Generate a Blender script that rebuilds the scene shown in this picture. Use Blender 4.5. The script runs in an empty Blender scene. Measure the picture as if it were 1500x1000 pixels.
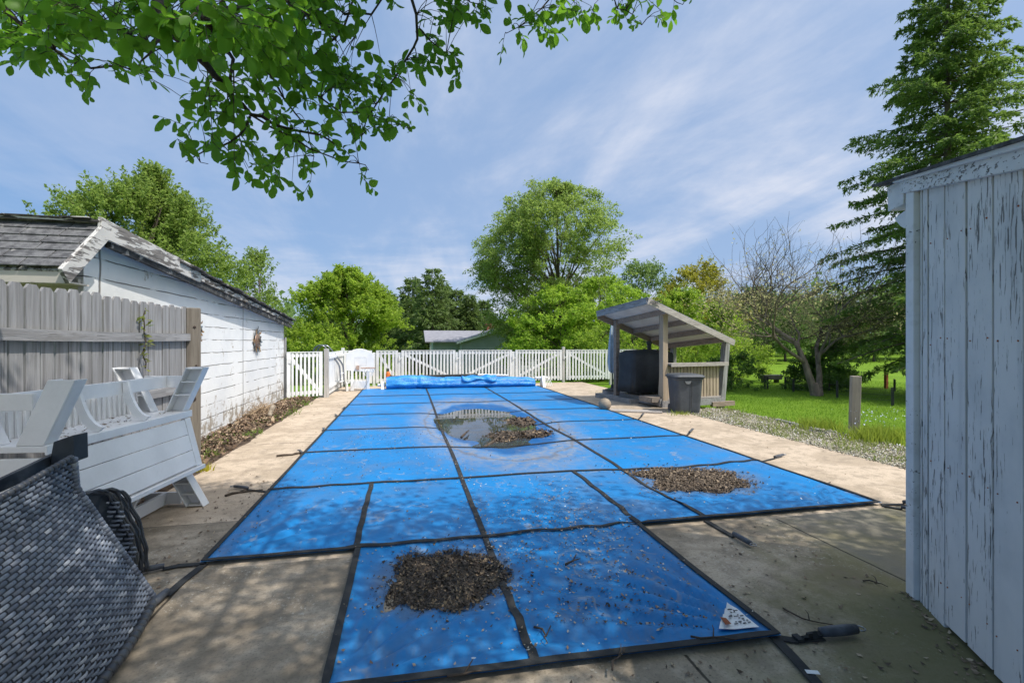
import bpy, math, random
import numpy as np
from mathutils import Vector, Matrix, noise as mnoise

# ------------------------------------------------------------------ camera, sky, sun, exposure
S = bpy.context.scene
C = S.collection
R = math.radians
cam = bpy.data.objects.new('camera', bpy.data.cameras.new('camera'))
C.objects.link(cam)
cam.location = (0, 0, 1.5)
YAW = math.atan(153 / 700)
cam.rotation_euler = (R(90), 0, -YAW)
cam.data.lens = 16.8
cam.data.sensor_width = 36
cam.data.clip_start = 0.05
cam.data.clip_end = 2000
S.camera = cam
SUN_EL, SUN_AZ = R(57), R(-38)          # azimuth measured from +X towards +Y
sun_dir = Vector((math.cos(SUN_EL) * math.cos(SUN_AZ), math.cos(SUN_EL) * math.sin(SUN_AZ), math.sin(SUN_EL)))
sl = bpy.data.lights.new('sun', 'SUN')
sl.energy = 3.3
sl.angle = R(0.55)
sl.color = (1.0, 0.95, 0.87)
so = bpy.data.objects.new('sun', sl)
C.objects.link(so)
so.rotation_euler = sun_dir.to_track_quat('Z', 'Y').to_euler()
S.view_settings.view_transform = 'Standard'
S.view_settings.look = 'None'
S.view_settings.exposure = 0.32
S.view_settings.gamma = 1
S.view_settings.use_curve_mapping = False


def nd(nt, t, ins=None, **props):
    n = nt.nodes.new(t)
    for k, v in props.items():
        setattr(n, k, v)
    for k, v in (ins or {}).items():
        s = n.inputs[k]
        if isinstance(v, bpy.types.NodeSocket):
            nt.links.new(v, s)
        else:
            s.default_value = v
    return n


def c4(c):
    return (c[0], c[1], c[2], 1)


def mixc(nt, fac, a, b):
    n = nt.nodes.new('ShaderNodeMix')
    n.data_type = 'RGBA'
    n.clamp_factor = True
    for s, v in ((n.inputs[0], fac), (n.inputs[6], a), (n.inputs[7], b)):
        if isinstance(v, bpy.types.NodeSocket):
            nt.links.new(v, s)
        else:
            s.default_value = v if isinstance(v, (int, float)) else c4(v)
    return n.outputs[2]


def mth(nt, op, a, b=0.0, c=0.0):
    n = nt.nodes.new('ShaderNodeMath')
    n.operation = op
    for s, v in zip(n.inputs, (a, b, c)):
        if isinstance(v, bpy.types.NodeSocket):
            nt.links.new(v, s)
        else:
            s.default_value = v
    return n.outputs[0]


def ramp(nt, fac, lo, hi):
    return nd(nt, 'ShaderNodeMapRange', {0: fac, 1: lo, 2: hi, 3: 0.0, 4: 1.0}, interpolation_type='SMOOTHSTEP').outputs[0]


def nz(nt, vec, scale=5, detail=5, rough=0.55, dist=0.0):
    return nd(nt, 'ShaderNodeTexNoise', {'Vector': vec, 'Scale': scale, 'Detail': detail, 'Roughness': rough, 'Distortion': dist}).outputs[0]


def mapping(nt, vec, sc=(1, 1, 1), rot=(0, 0, 0), loc=(0, 0, 0)):
    return nd(nt, 'ShaderNodeMapping', {'Vector': vec, 'Scale': sc, 'Rotation': rot, 'Location': loc}).outputs[0]


w = bpy.data.worlds.new('World')
S.world = w
w.use_nodes = True
nt = w.node_tree
nt.nodes.clear()
sky = nd(nt, 'ShaderNodeTexSky', sky_type='NISHITA', sun_disc=False)
sky.sun_elevation = SUN_EL
sky.sun_rotation = math.pi / 2 - SUN_AZ
sky.air_density = 1.0
sky.dust_density = 0.6
sky.ozone_density = 1.6
tc = nd(nt, 'ShaderNodeTexCoord').outputs['Generated']
# clouds live on a flat layer high above: project the direction onto it
sx = nd(nt, 'ShaderNodeSeparateXYZ', {0: tc})
zz = mth(nt, 'MAXIMUM', mth(nt, 'ADD', sx.outputs[2], 0.10), 0.03)
u_ = mth(nt, 'DIVIDE', sx.outputs[0], zz)
v_ = mth(nt, 'DIVIDE', sx.outputs[1], zz)
cl = nd(nt, 'ShaderNodeCombineXYZ', {0: u_, 1: v_, 2: 0.0}).outputs[0]
m1 = mapping(nt, cl, (1.7, 0.42, 1), (0, 0, R(8)))
n1 = nz(nt, m1, 0.9, 9, 0.58, 0.6)
m2 = mapping(nt, cl, (0.25, 0.3, 1), (0, 0, R(-30)), (3.1, 1.7, 0))
n2 = nz(nt, m2, 1.6, 8, 0.62, 0.5)
cm = mth(nt, 'ADD', mth(nt, 'MULTIPLY', n1, 0.55), mth(nt, 'MULTIPLY', n2, 0.7))
cov = ramp(nt, cm, 0.50, 0.84)
# thicker veil to the right of the pool axis, clearer to the left
side = ramp(nt, mth(nt, 'ADD', mth(nt, 'MULTIPLY', sx.outputs[0], 1.0), mth(nt, 'MULTIPLY', sx.outputs[1], 0.15)), -0.6, 0.30)
cov = mth(nt, 'MULTIPLY', cov, mth(nt, 'ADD', 0.28, mth(nt, 'MULTIPLY', side, 0.66)))
veil = mth(nt, 'ADD', cov, mth(nt, 'ADD', 0.05, mth(nt, 'MULTIPLY', side, 0.25)))
deep = mixc(nt, 0.7, sky.outputs[0], (1.25, 3.05, 6.2))
skc = mixc(nt, veil, deep, (5.7, 6.2, 7.4))
# added sky brightness around the sun, out of view, as soft fill for shaded areas
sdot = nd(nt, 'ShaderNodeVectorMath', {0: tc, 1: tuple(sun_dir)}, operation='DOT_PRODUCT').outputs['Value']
fill_glow = mth(nt, 'POWER', mth(nt, 'MAXIMUM', sdot, 0.0), 7.0)
skc = nd(nt, 'ShaderNodeVectorMath', {0: skc, 1: nd(nt, 'ShaderNodeVectorMath', {0: (21.0, 19.5, 17.5), 1: nd(nt, 'ShaderNodeCombineXYZ', {0: fill_glow, 1: fill_glow, 2: fill_glow}).outputs[0]}, operation='MULTIPLY').outputs[0]}, operation='ADD').outputs[0]
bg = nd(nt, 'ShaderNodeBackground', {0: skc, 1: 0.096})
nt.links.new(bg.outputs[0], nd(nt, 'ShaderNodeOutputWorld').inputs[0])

# ------------------------------------------------------------------ helpers
rng = np.random.default_rng(7)
random.seed(7)
CA, SA = math.cos(YAW), math.sin(YAW)
HZ = 501.0


def G(px, py, z=0.0):
    """ground point (plane z) seen at a photo pixel"""
    D = 700 * (1.5 - z) / (py - HZ)
    X = (px - 750) / 700 * D
    return Vector((X * CA + D * SA, -X * SA + D * CA, z))


def V(px, py, D):
    X = (px - 750) / 700 * D
    return Vector((X * CA + D * SA, -X * SA + D * CA, 1.5 - (py - HZ) / 700 * D))


def XY(px, y):
    """x on the line y = const that lies in the direction of a photo column"""
    r = (px - 750) / 700
    return (r * y * CA + y * SA) / (CA - r * SA)


def pix(p):
    X = p[0] * CA - p[1] * SA
    D = p[0] * SA + p[1] * CA
    if D < 0.05:
        return None
    return (750 + 700 * X / D, HZ - 700 * (p[2] - 1.5) / D, D)


class MB:
    def __init__(s):
        s.v = []
        s.f = []

    def add(s, vs, fs):
        b = len(s.v)
        s.v += [tuple(p) for p in vs]
        s.f += [tuple(i + b for i in f) for f in fs]
        return s

    def box(s, c, d, M=None):
        x, y, z = d[0] / 2, d[1] / 2, d[2] / 2
        vs = [Vector((a, b, e)) for a in (-x, x) for b in (-y, y) for e in (-z, z)]
        if M is not None:
            vs = [M @ p for p in vs]
        c = Vector(c)
        return s.add([p + c for p in vs], [(0, 1, 3, 2), (4, 6, 7, 5), (0, 4, 5, 1), (2, 3, 7, 6), (0, 2, 6, 4), (1, 5, 7, 3)])

    def bb(s, a, b):
        return s.box([(a[i] + b[i]) / 2 for i in range(3)], [abs(b[i] - a[i]) for i in range(3)])

    def beam(s, p0, p1, wd, h, up=(0, 0, 1)):
        """bar of section wd (sideways) x h (along up) from p0 to p1"""
        p0, p1 = Vector(p0), Vector(p1)
        d = (p1 - p0)
        L = d.length
        d.normalize()
        up = Vector(up)
        sd = d.cross(up)
        if sd.length < 1e-4:
            sd = d.cross(Vector((1, 0, 0)))
        sd.normalize()
        u2 = sd.cross(d)
        vs = []
        for p in (p0, p1):
            for a, b in ((-1, -1), (1, -1), (1, 1), (-1, 1)):
                vs.append(p + sd * (a * wd / 2) + u2 * (b * h / 2))
        return s.add(vs, [(3, 2, 1, 0), (4, 5, 6, 7), (0, 1, 5, 4), (1, 2, 6, 5), (2, 3, 7, 6), (3, 0, 4, 7)])

    def prism(s, poly, off):
        """polygon (list of 3D points) thickened by vector off"""
        n = len(poly)
        off = Vector(off)
        vs = [Vector(p) for p in poly] + [Vector(p) + off for p in poly]
        fs = [tuple(range(n))[::-1], tuple(range(n, 2 * n))] + [(i, (i + 1) % n, (i + 1) % n + n, i + n) for i in range(n)]
        return s.add(vs, fs)

    def tube(s, pts, rad, seg=8, cap=True):
        pts = [Vector(p) for p in pts]
        n = len(pts)
        if not hasattr(rad, '__len__'):
            rad = [rad] * n
        b = len(s.v)
        ref = None
        for i, p in enumerate(pts):
            d = (pts[min(i + 1, n - 1)] - pts[max(i - 1, 0)])
            if d.length < 1e-9:
                d = Vector((0, 0, 1))
            d.normalize()
            if ref is None:
                ref = d.orthogonal().normalized()
            ref = (ref - d * ref.dot(d))
            if ref.length < 1e-6:
                ref = d.orthogonal()
            ref.normalize()
            q = d.cross(ref)
            for k in range(seg):
                a = 2 * math.pi * k / seg
                s.v.append(tuple(p + (ref * math.cos(a) + q * math.sin(a)) * rad[i]))
        for i in range(n - 1):
            for k in range(seg):
                k2 = (k + 1) % seg
                s.f.append((b + i * seg + k, b + i * seg + k2, b + (i + 1) * seg + k2, b + (i + 1) * seg + k))
        if cap:
            s.f.append(tuple(b + k for k in range(seg))[::-1])
            s.f.append(tuple(b + (n - 1) * seg + k for k in range(seg)))
        return s

    def lathe(s, prof, c, seg=24, M=None):
        """prof = [(r, z)] about a vertical axis at c"""
        b = len(s.v)
        c = Vector(c)
        for r, z in prof:
            for k in range(seg):
                a = 2 * math.pi * k / seg
                p = Vector((r * math.cos(a), r * math.sin(a), z))
                if M is not None:
                    p = M @ p
                s.v.append(tuple(p + c))
        for i in range(len(prof) - 1):
            for k in range(seg):
                k2 = (k + 1) % seg
                s.f.append((b + i * seg + k, b + i * seg + k2, b + (i + 1) * seg + k2, b + (i + 1) * seg + k))
        s.f.append(tuple(b + k for k in range(seg))[::-1])
        s.f.append(tuple(b + (len(prof) - 1) * seg + k for k in range(seg)))
        return s

    def build(s, name, m, parent=None, bevel=0.0, smooth=False):
        me = bpy.data.meshes.new(name)
        me.from_pydata(s.v, [], s.f)
        return link(name, me, m, parent, bevel, smooth)


def link(name, me, m, parent=None, bevel=0.0, smooth=False):
    me.update()
    o = bpy.data.objects.new(name, me)
    C.objects.link(o)
    if m is not None:
        me.materials.append(m)
    if smooth:
        me.shade_smooth()
    if parent is not None:
        hook(o, parent)
    if bevel:
        b = o.modifiers.new('edges', 'BEVEL')
        b.width = bevel
        b.segments = 2
        b.limit_method = 'ANGLE'
        b.angle_limit = R(40)
    return o


def world_off(o):
    t = Vector((0, 0, 0))
    while o is not None:
        t = t + o.location if o.parent is None or True else t
        if o.parent is not None:
            break
        o = None
    return t


def hook(o, parent):
    """children are modelled in world coordinates; the root sits at the thing's base"""
    o.parent = parent
    root = parent
    if parent.type == 'EMPTY':
        o.matrix_parent_inverse = Matrix.Translation(-Vector(parent.location))


def np_mesh(name, verts, faces, m, parent=None, smooth=False):
    """verts (N,3), faces (M,k) numpy"""
    me = bpy.data.meshes.new(name)
    verts = np.asarray(verts, dtype=np.float32)
    faces = np.asarray(faces, dtype=np.int32)
    k = faces.shape[1]
    me.vertices.add(len(verts))
    me.vertices.foreach_set('co', verts.ravel())
    me.loops.add(faces.size)
    me.loops.foreach_set('vertex_index', faces.ravel())
    me.polygons.add(len(faces))
    me.polygons.foreach_set('loop_start', np.arange(0, faces.size, k, dtype=np.int32))
    me.update(calc_edges=True)
    return link(name, me, m, parent, 0, smooth)


def tag(o, label, cat, group=None, kind=None):
    if label:
        o['label'] = label
    if cat:
        o['category'] = cat
    if group:
        o['group'] = group
    if kind:
        o['kind'] = kind
    return o


def thing(name, label, cat, loc, group=None):
    o = bpy.data.objects.new(name, None)
    o.empty_display_size = 0.2
    C.objects.link(o)
    o.location = loc
    return tag(o, label, cat, group)


def copy_tree(root, loc, rotz=0.0, sc=1.0, label=None, group=None):
    c = root.copy()
    C.objects.link(c)
    c.location = loc
    c.rotation_euler = (0, 0, rotz)
    c.scale = (sc, sc, sc) if not hasattr(sc, '__len__') else sc
    if label:
        c['label'] = label
    if group:
        c['group'] = group
    for ch in list(root.children):
        d = ch.copy()
        C.objects.link(d)
        d.parent = c
        d.matrix_parent_inverse = ch.matrix_parent_inverse.copy()
        for g in list(ch.children):
            e = g.copy()
            C.objects.link(e)
            e.parent = d
            e.matrix_parent_inverse = g.matrix_parent_inverse.copy()
    return c


def struct(o):
    o['kind'] = 'structure'
    return o


# ------------------------------------------------------------------ materials
def shell(name):
    m = bpy.data.materials.new(name)
    m.use_nodes = True
    nt = m.node_tree
    nt.nodes.clear()
    p = nd(nt, 'ShaderNodeBsdfPrincipled')
    nt.links.new(p.outputs[0], nd(nt, 'ShaderNodeOutputMaterial').inputs[0])
    tc = nd(nt, 'ShaderNodeTexCoord').outputs['Object']
    return m, nt, p, tc


def setin(nt, p, k, v):
    if isinstance(v, bpy.types.NodeSocket):
        nt.links.new(v, p.inputs[k])
    else:
        p.inputs[k].default_value = c4(v) if k == 'Base Color' else v


def bump(nt, p, h, st=0.3, dist=0.01):
    b = nd(nt, 'ShaderNodeBump', {'Height': h, 'Strength': st, 'Distance': dist})
    nt.links.new(b.outputs[0], p.inputs['Normal'])


def generic(name, a, b, scale=6, sc=(1, 1, 1), lo=0.35, hi=0.65, rough=0.75, bst=0.3, spots=None, spec=0.4, metal=0.0, fine=40, fk=0.35):
    m, nt, p, tc = shell(name)
    v = mapping(nt, tc, sc)
    n = nz(nt, v, scale, 6)
    col = mixc(nt, ramp(nt, n, lo, hi), a, b)
    f = nz(nt, v, fine, 3)
    col = mixc(nt, mth(nt, 'MULTIPLY', ramp(nt, f, 0.4, 0.8), fk), col, tuple(x * 0.55 for x in a))
    if spots:
        sc_, th, cc = spots
        col = mixc(nt, ramp(nt, nz(nt, v, sc_, 5), th, th + 0.06), col, cc)
    setin(nt, p, 'Base Color', col)
    p.inputs['Roughness'].default_value = rough
    p.inputs['Specular IOR Level'].default_value = spec
    p.inputs['Metallic'].default_value = metal
    if bst:
        bump(nt, p, mth(nt, 'ADD', n, mth(nt, 'MULTIPLY', f, 0.4)), bst)
    return m


def wood(name, a, b, axis=2, dark=(0.06, 0.05, 0.045), bst=0.5, rough=0.8, island=0.5):
    m, nt, p, tc = shell(name)
    sc = [22, 22, 22]
    sc[axis] = 0.9
    isl = nd(nt, 'ShaderNodeNewGeometry').outputs['Random Per Island']
    off = nd(nt, 'ShaderNodeCombineXYZ', {0: mth(nt, 'MULTIPLY', isl, 7.0), 1: mth(nt, 'MULTIPLY', isl, 3.0), 2: mth(nt, 'MULTIPLY', isl, 11.0)}).outputs[0]
    tv = nd(nt, 'ShaderNodeVectorMath', {0: tc, 1: off}, operation='ADD').outputs[0]
    g = nz(nt, mapping(nt, tv, sc), 1.0, 6, 0.65, 0.4)
    sc2 = [60, 60, 60]
    sc2[axis] = 2.2
    g2 = nz(nt, mapping(nt, tv, sc2), 1.0, 4, 0.6)
    col = mixc(nt, ramp(nt, g, 0.3, 0.7), a, b)
    col = mixc(nt, mth(nt, 'MULTIPLY', ramp(nt, g2, 0.56, 0.72), 0.75), col, dark)
    big = nz(nt, tv, 1.7, 4)
    col = mixc(nt, mth(nt, 'MULTIPLY', ramp(nt, big, 0.45, 0.75), 0.4), col, tuple(x * 0.5 for x in a))
    col = mixc(nt, mth(nt, 'MULTIPLY', isl, island), col, tuple(x * 0.62 for x in a))
    setin(nt, p, 'Base Color', col)
    p.inputs['Roughness'].default_value = rough
    p.inputs['Specular IOR Level'].default_value = 0.25
    bump(nt, p, mth(nt, 'ADD', g, g2), bst, 0.006)
    return m


def peel(name, paint, under, axis=2, th=0.6, sc_a=30, sc_l=2.6, rough=0.6, stain=(0.35, 0.35, 0.33)):
    """weathered paint with elongated chips"""
    m, nt, p, tc = shell(name)
    isl = nd(nt, 'ShaderNodeNewGeometry').outputs['Random Per Island']
    off = nd(nt, 'ShaderNodeCombineXYZ', {0: mth(nt, 'MULTIPLY', isl, 5.0), 1: mth(nt, 'MULTIPLY', isl, 9.0), 2: mth(nt, 'MULTIPLY', isl, 3.0)}).outputs[0]
    tv = nd(nt, 'ShaderNodeVectorMath', {0: tc, 1: off}, operation='ADD').outputs[0]
    sc = [sc_a] * 3
    sc[axis] = sc_l
    n = nz(nt, mapping(nt, tv, sc), 1.0, 5, 0.6, 0.6)
    reg = nz(nt, mapping(nt, tv, [2.2 if i != axis else 0.9 for i in range(3)]), 1.0, 3)
    k = mth(nt, 'ADD', n, mth(nt, 'MULTIPLY', mth(nt, 'SUBTRACT', reg, 0.5), 0.4))
    chip = ramp(nt, k, th, th + 0.03)
    sg = [50] * 3
    sg[axis] = 3
    gr = nz(nt, mapping(nt, tv, sg), 1.0, 4)
    pc = mixc(nt, ramp(nt, nz(nt, tv, 3.0, 5), 0.4, 0.75), paint, tuple(x * y for x, y in zip(paint, (0.82, 0.84, 0.86))))
    pc = mixc(nt, mth(nt, 'MULTIPLY', ramp(nt, nz(nt, mapping(nt, tv, [9 if i != axis else 0.7 for i in range(3)]), 1.0, 4), 0.5, 0.8), 0.5), pc, stain)
    uc = mixc(nt, ramp(nt, gr, 0.35, 0.65), under, tuple(x * 0.45 for x in under))
    setin(nt, p, 'Base Color', mixc(nt, chip, pc, uc))
    p.inputs['Roughness'].default_value = rough
    p.inputs['Specular IOR Level'].default_value = 0.3
    bump(nt, p, mth(nt, 'SUBTRACT', mth(nt, 'MULTIPLY', gr, 0.25), mth(nt, 'MULTIPLY', chip, 0.7)), 0.5, 0.004)
    return m


def leafmat(name, a, b, tr=0.4, trc=None, rough=0.55, vein=False):
    m = bpy.data.materials.new(name)
    m.use_nodes = True
    nt = m.node_tree
    nt.nodes.clear()
    isl = nd(nt, 'ShaderNodeNewGeometry').outputs['Random Per Island']
    tc = nd(nt, 'ShaderNodeTexCoord').outputs['Object']
    big = nz(nt, tc, 0.9, 3)
    f = mth(nt, 'ADD', mth(nt, 'MULTIPLY', isl, 0.65), mth(nt, 'MULTIPLY', ramp(nt, big, 0.35, 0.65), 0.35))
    col = mixc(nt, f, a, b)
    p = nd(nt, 'ShaderNodeBsdfPrincipled', {'Base Color': col, 'Roughness': rough, 'Specular IOR Level': 0.3})
    t = nd(nt, 'ShaderNodeBsdfTranslucent', {0: mixc(nt, 0.6, col, trc or tuple(min(1, x * 2.2) for x in b))})
    mx = nd(nt, 'ShaderNodeMixShader', {0: tr, 1: p.outputs[0], 2: t.outputs[0]})
    nt.links.new(mx.outputs[0], nd(nt, 'ShaderNodeOutputMaterial').inputs[0])
    return m


def chips(name, a, b, c=None, rough=0.85):
    m, nt, p, tc = shell(name)
    isl = nd(nt, 'ShaderNodeNewGeometry').outputs['Random Per Island']
    col = mixc(nt, ramp(nt, isl, 0.0, 0.75), a, b)
    if c:
        col = mixc(nt, ramp(nt, isl, 0.86, 0.9), col, c)
    setin(nt, p, 'Base Color', col)
    p.inputs['Roughness'].default_value = rough
    return m


M = {}
M['concrete'] = None
GREY = wood('weathered_grey_wood', (0.40, 0.395, 0.40), (0.19, 0.183, 0.18), bst=0.9)
GREY_Y = wood('weathered_grey_wood_along_y', (0.38, 0.375, 0.38), (0.20, 0.19, 0.185), axis=1, bst=0.7)
GREY_X = wood('weathered_grey_wood_along_x', (0.52, 0.48, 0.44), (0.33, 0.295, 0.27), axis=0)
POSTW = wood('old_post_wood', (0.27, 0.24, 0.20), (0.16, 0.135, 0.11))
TAN = wood('tan_weathered_wood', (0.54, 0.44, 0.33), (0.34, 0.26, 0.185), island=0.6)
TAN_X = wood('tan_weathered_wood_along_x', (0.36, 0.31, 0.26), (0.23, 0.19, 0.16), axis=0)
RAFTER = wood('rafter_wood', (0.40, 0.31, 0.25), (0.24, 0.18, 0.14), axis=0)
WHITE = peel('white_picket_paint', (0.80, 0.80, 0.79), (0.42, 0.38, 0.33), th=0.72)
SHEDW = peel('shed_board_paint', (0.68, 0.675, 0.675), (0.27, 0.26, 0.25), th=0.592, sc_a=75, sc_l=7.5, stain=(0.36, 0.375, 0.40))
SHEDT = peel('shed_trim_paint', (0.72, 0.73, 0.74), (0.20, 0.19, 0.18), th=0.66, axis=1, sc_a=40, sc_l=2.0)
RAKE = peel('old_rake_paint', (0.58, 0.56, 0.53), (0.24, 0.22, 0.205), axis=1, th=0.51, sc_a=26, sc_l=3.5)
RESIN = generic('white_resin', (0.82, 0.82, 0.82), (0.74, 0.74, 0.74), 3, rough=0.38, bst=0.03, spots=(9, 0.76, (0.52, 0.50, 0.46)), fk=0.08)
BACKB = generic('white_plastic', (0.82, 0.82, 0.81), (0.74, 0.74, 0.73), 4, rough=0.4, bst=0.02, fk=0.08)
WEBB = generic('black_webbing', (0.020, 0.022, 0.024), (0.035, 0.036, 0.036), 12, rough=0.8, bst=0.3, fine=220, spots=(7, 0.68, (0.10, 0.085, 0.06)))
RUB = generic('black_vinyl_sleeve', (0.05, 0.056, 0.068), (0.09, 0.10, 0.12), 9, rough=0.45, bst=0.1)
STEEL = generic('stainless_steel', (0.36, 0.37, 0.39), (0.27, 0.28, 0.30), 8, rough=0.28, bst=0.0, metal=0.9)
DARKM = generic('dark_metal', (0.035, 0.04, 0.04), (0.06, 0.06, 0.055), 8, rough=0.5)
GRILLC = generic('black_grill_cover_cloth', (0.018, 0.022, 0.028), (0.034, 0.040, 0.048), 3, rough=0.6, bst=0.5)
BIN = generic('grey_bin_plastic', (0.060, 0.068, 0.080), (0.085, 0.094, 0.108), 4, rough=0.5, bst=0.05, spots=(13, 0.70, (0.2, 0.2, 0.2)))
SHING = generic('worn_asphalt_shingle', (0.075, 0.075, 0.080), (0.17, 0.17, 0.175), 14, rough=0.95, bst=0.9, fine=90, spots=(9, 0.66, (0.30, 0.29, 0.28)))
TARM = generic('tarry_roof_edge', (0.03, 0.03, 0.032), (0.10, 0.10, 0.10), 9, rough=0.9, bst=0.8, spots=(7, 0.6, (0.30, 0.28, 0.26)))
HOUSE_ROOF = generic('grey_house_shingles', (0.30, 0.30, 0.33), (0.24, 0.24, 0.27), 4, rough=0.9)
SIDING = generic('blue_grey_siding', (0.46, 0.51, 0.52), (0.40, 0.45, 0.46), 1.2, rough=0.7, bst=0)
BRICKM = generic('chimney_brick', (0.36, 0.13, 0.08), (0.25, 0.09, 0.06), 5)
BARK = generic('grey_brown_bark', (0.17, 0.135, 0.105), (0.075, 0.058, 0.045), 9, sc=(1, 1, 0.25), rough=0.9, bst=0.9)
BARK_L = generic('pale_bark', (0.36, 0.30, 0.23), (0.20, 0.165, 0.125), 9, sc=(1, 1, 0.3), rough=0.9, bst=0.8)
BARK_D = generic('dark_branch_bark', (0.075, 0.058, 0.047), (0.035, 0.028, 0.024), 30, rough=0.9, bst=0.5)
ORANGE = generic('orange_plastic', (0.75, 0.20, 0.04), (0.62, 0.16, 0.03), 6, rough=0.5)
RUST = generic('rusty_orange_paint', (0.38, 0.10, 0.035), (0.26, 0.08, 0.03), 6, rough=0.8)
BALLM = generic('weathered_ball', (0.34, 0.28, 0.21), (0.22, 0.18, 0.14), 9, rough=0.85)
TWIG = generic('dead_twig', (0.10, 0.075, 0.055), (0.05, 0.038, 0.03), 20, rough=0.9)
PANELW = generic('pale_roof_sheathing', (0.74, 0.67, 0.60), (0.62, 0.56, 0.50), 3, rough=0.8)
CLOTHB = generic('pale_blue_umbrella_cloth', (0.46, 0.55, 0.62), (0.34, 0.42, 0.50), 6, rough=0.8)
NAVY = generic('dark_navy_frame', (0.018, 0.024, 0.034), (0.03, 0.038, 0.05), 6, rough=0.5)

# ground materials
def concrete(name, a, b, joints, moss=False):
    m, nt, p, tc = shell(name)
    s = nd(nt, 'ShaderNodeSeparateXYZ', {0: tc})
    n = nz(nt, tc, 1.3, 9, 0.68, 0.4)
    col = mixc(nt, ramp(nt, n, 0.42, 0.58), a, b)
    n2 = nz(nt, tc, 7, 7, 0.7)
    col = mixc(nt, mth(nt, 'MULTIPLY', ramp(nt, n2, 0.47, 0.62), 0.55), col, tuple(x * 0.5 for x in a))
    n3 = nz(nt, tc, 70, 3, 0.7)
    col = mixc(nt, mth(nt, 'MULTIPLY', ramp(nt, n3, 0.52, 0.64), 0.5), col, tuple(x * 0.35 for x in a))
    n4 = nz(nt, mapping(nt, tc, loc=(5, 3, 0)), 22, 5, 0.75)
    col = mixc(nt, mth(nt, 'MULTIPLY', ramp(nt, n4, 0.60, 0.72), 0.55), col, tuple(min(1, x * 1.7) for x in b))
    if moss:
        st = nz(nt, mapping(nt, tc, loc=(2, 9, 0)), 0.55, 9, 0.7, 0.5)
        col = mixc(nt, mth(nt, 'MULTIPLY', ramp(nt, st, 0.47, 0.60), 0.65), col, (0.135, 0.11, 0.078))
        lic = mth(nt, 'MULTIPLY', ramp(nt, nz(nt, tc, 38, 5, 0.8), 0.55, 0.63), ramp(nt, nz(nt, tc, 1.9, 4), 0.48, 0.60))
        col = mixc(nt, mth(nt, 'MULTIPLY', lic, 0.8), col, (0.56, 0.53, 0.46))
        d = mth(nt, 'ADD', mth(nt, 'MULTIPLY', mth(nt, 'SUBTRACT', s.outputs[0], 1.55), 0.62), mth(nt, 'MULTIPLY', mth(nt, 'SUBTRACT', 2.9, s.outputs[1]), 0.62))
        mm = ramp(nt, mth(nt, 'ADD', d, mth(nt, 'MULTIPLY', mth(nt, 'SUBTRACT', nz(nt, tc, 2.3, 7, 0.7), 0.5), 1.9)), 0.35, 1.25)
        side = ramp(nt, s.outputs[0], 0.9, 1.7)
        col = mixc(nt, mth(nt, 'MULTIPLY', mth(nt, 'MULTIPLY', mm, side), 0.72), col, (0.155, 0.145, 0.055))
        # darker, mottled grey on the strip along the shed
        dk = mth(nt, 'MULTIPLY', ramp(nt, s.outputs[0], 2.95, 3.15), ramp(nt, nz(nt, tc, 1.5, 6, 0.65), 0.3, 0.6))
        col = mixc(nt, mth(nt, 'MULTIPLY', dk, 0.6), col, (0.17, 0.16, 0.15))
    h = mth(nt, 'ADD', mth(nt, 'MULTIPLY', n2, 0.5), mth(nt, 'MULTIPLY', n3, 0.25))
    for ax, pos, lo_, hi_ in joints:
        wob = mth(nt, 'MULTIPLY', mth(nt, 'SUBTRACT', nz(nt, tc, 9, 2), 0.5), 0.012)
        dist = mth(nt, 'ABSOLUTE', mth(nt, 'ADD', mth(nt, 'SUBTRACT', s.outputs[ax], pos), wob))
        on = mth(nt, 'MULTIPLY', mth(nt, 'GREATER_THAN', s.outputs[1 - ax], lo_), mth(nt, 'LESS_THAN', s.outputs[1 - ax], hi_))
        lm = mth(nt, 'MULTIPLY', mth(nt, 'SUBTRACT', 1.0, ramp(nt, dist, 0.004, 0.011)), on)
        col = mixc(nt, mth(nt, 'MULTIPLY', lm, 0.85), col, (0.025, 0.022, 0.018))
        h = mth(nt, 'SUBTRACT', h, lm)
    setin(nt, p, 'Base Color', col)
    p.inputs['Roughness'].default_value = 0.88
    p.inputs['Specular IOR Level'].default_value = 0.25
    bump(nt, p, h, 0.5, 0.006)
    return m


PATIO = concrete('mossy_patio_concrete', (0.44, 0.37, 0.285), (0.28, 0.23, 0.17), [(0, 3.05, -5, 3.48), (0, -1.36, -5, 4.4), (0, 1.30, -5, 2.06), (1, 0.9, -5, 8), (1, 4.40, -5, 0)], True)
DECKC = concrete('beige_pool_deck_concrete', (0.56, 0.455, 0.345), (0.43, 0.345, 0.255), [(1, 7.6, -3, -1), (1, 10.8, -3, -1), (1, 8.7, 4, 6), (1, 12.2, 4, 6)])


def lawn_mat():
    m, nt, p, tc = shell('mown_lawn')
    n = nz(nt, tc, 0.35, 6)
    n2 = nz(nt, tc, 5, 6, 0.7)
    n3 = nz(nt, tc, 60, 3, 0.7)
    col = mixc(nt, ramp(nt, n, 0.35, 0.65), (0.19, 0.32, 0.026), (0.145, 0.26, 0.02))
    col = mixc(nt, mth(nt, 'MULTIPLY', ramp(nt, n2, 0.4, 0.7), 0.5), col, (0.20, 0.30, 0.035))
    col = mixc(nt, mth(nt, 'MULTIPLY', ramp(nt, n3, 0.4, 0.7), 0.5), col, (0.035, 0.09, 0.010))
    setin(nt, p, 'Base Color', col)
    p.inputs['Roughness'].default_value = 0.9
    p.inputs['Specular IOR Level'].default_value = 0.1
    bump(nt, p, mth(nt, 'ADD', n2, n3), 0.9, 0.03)
    return m


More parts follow.
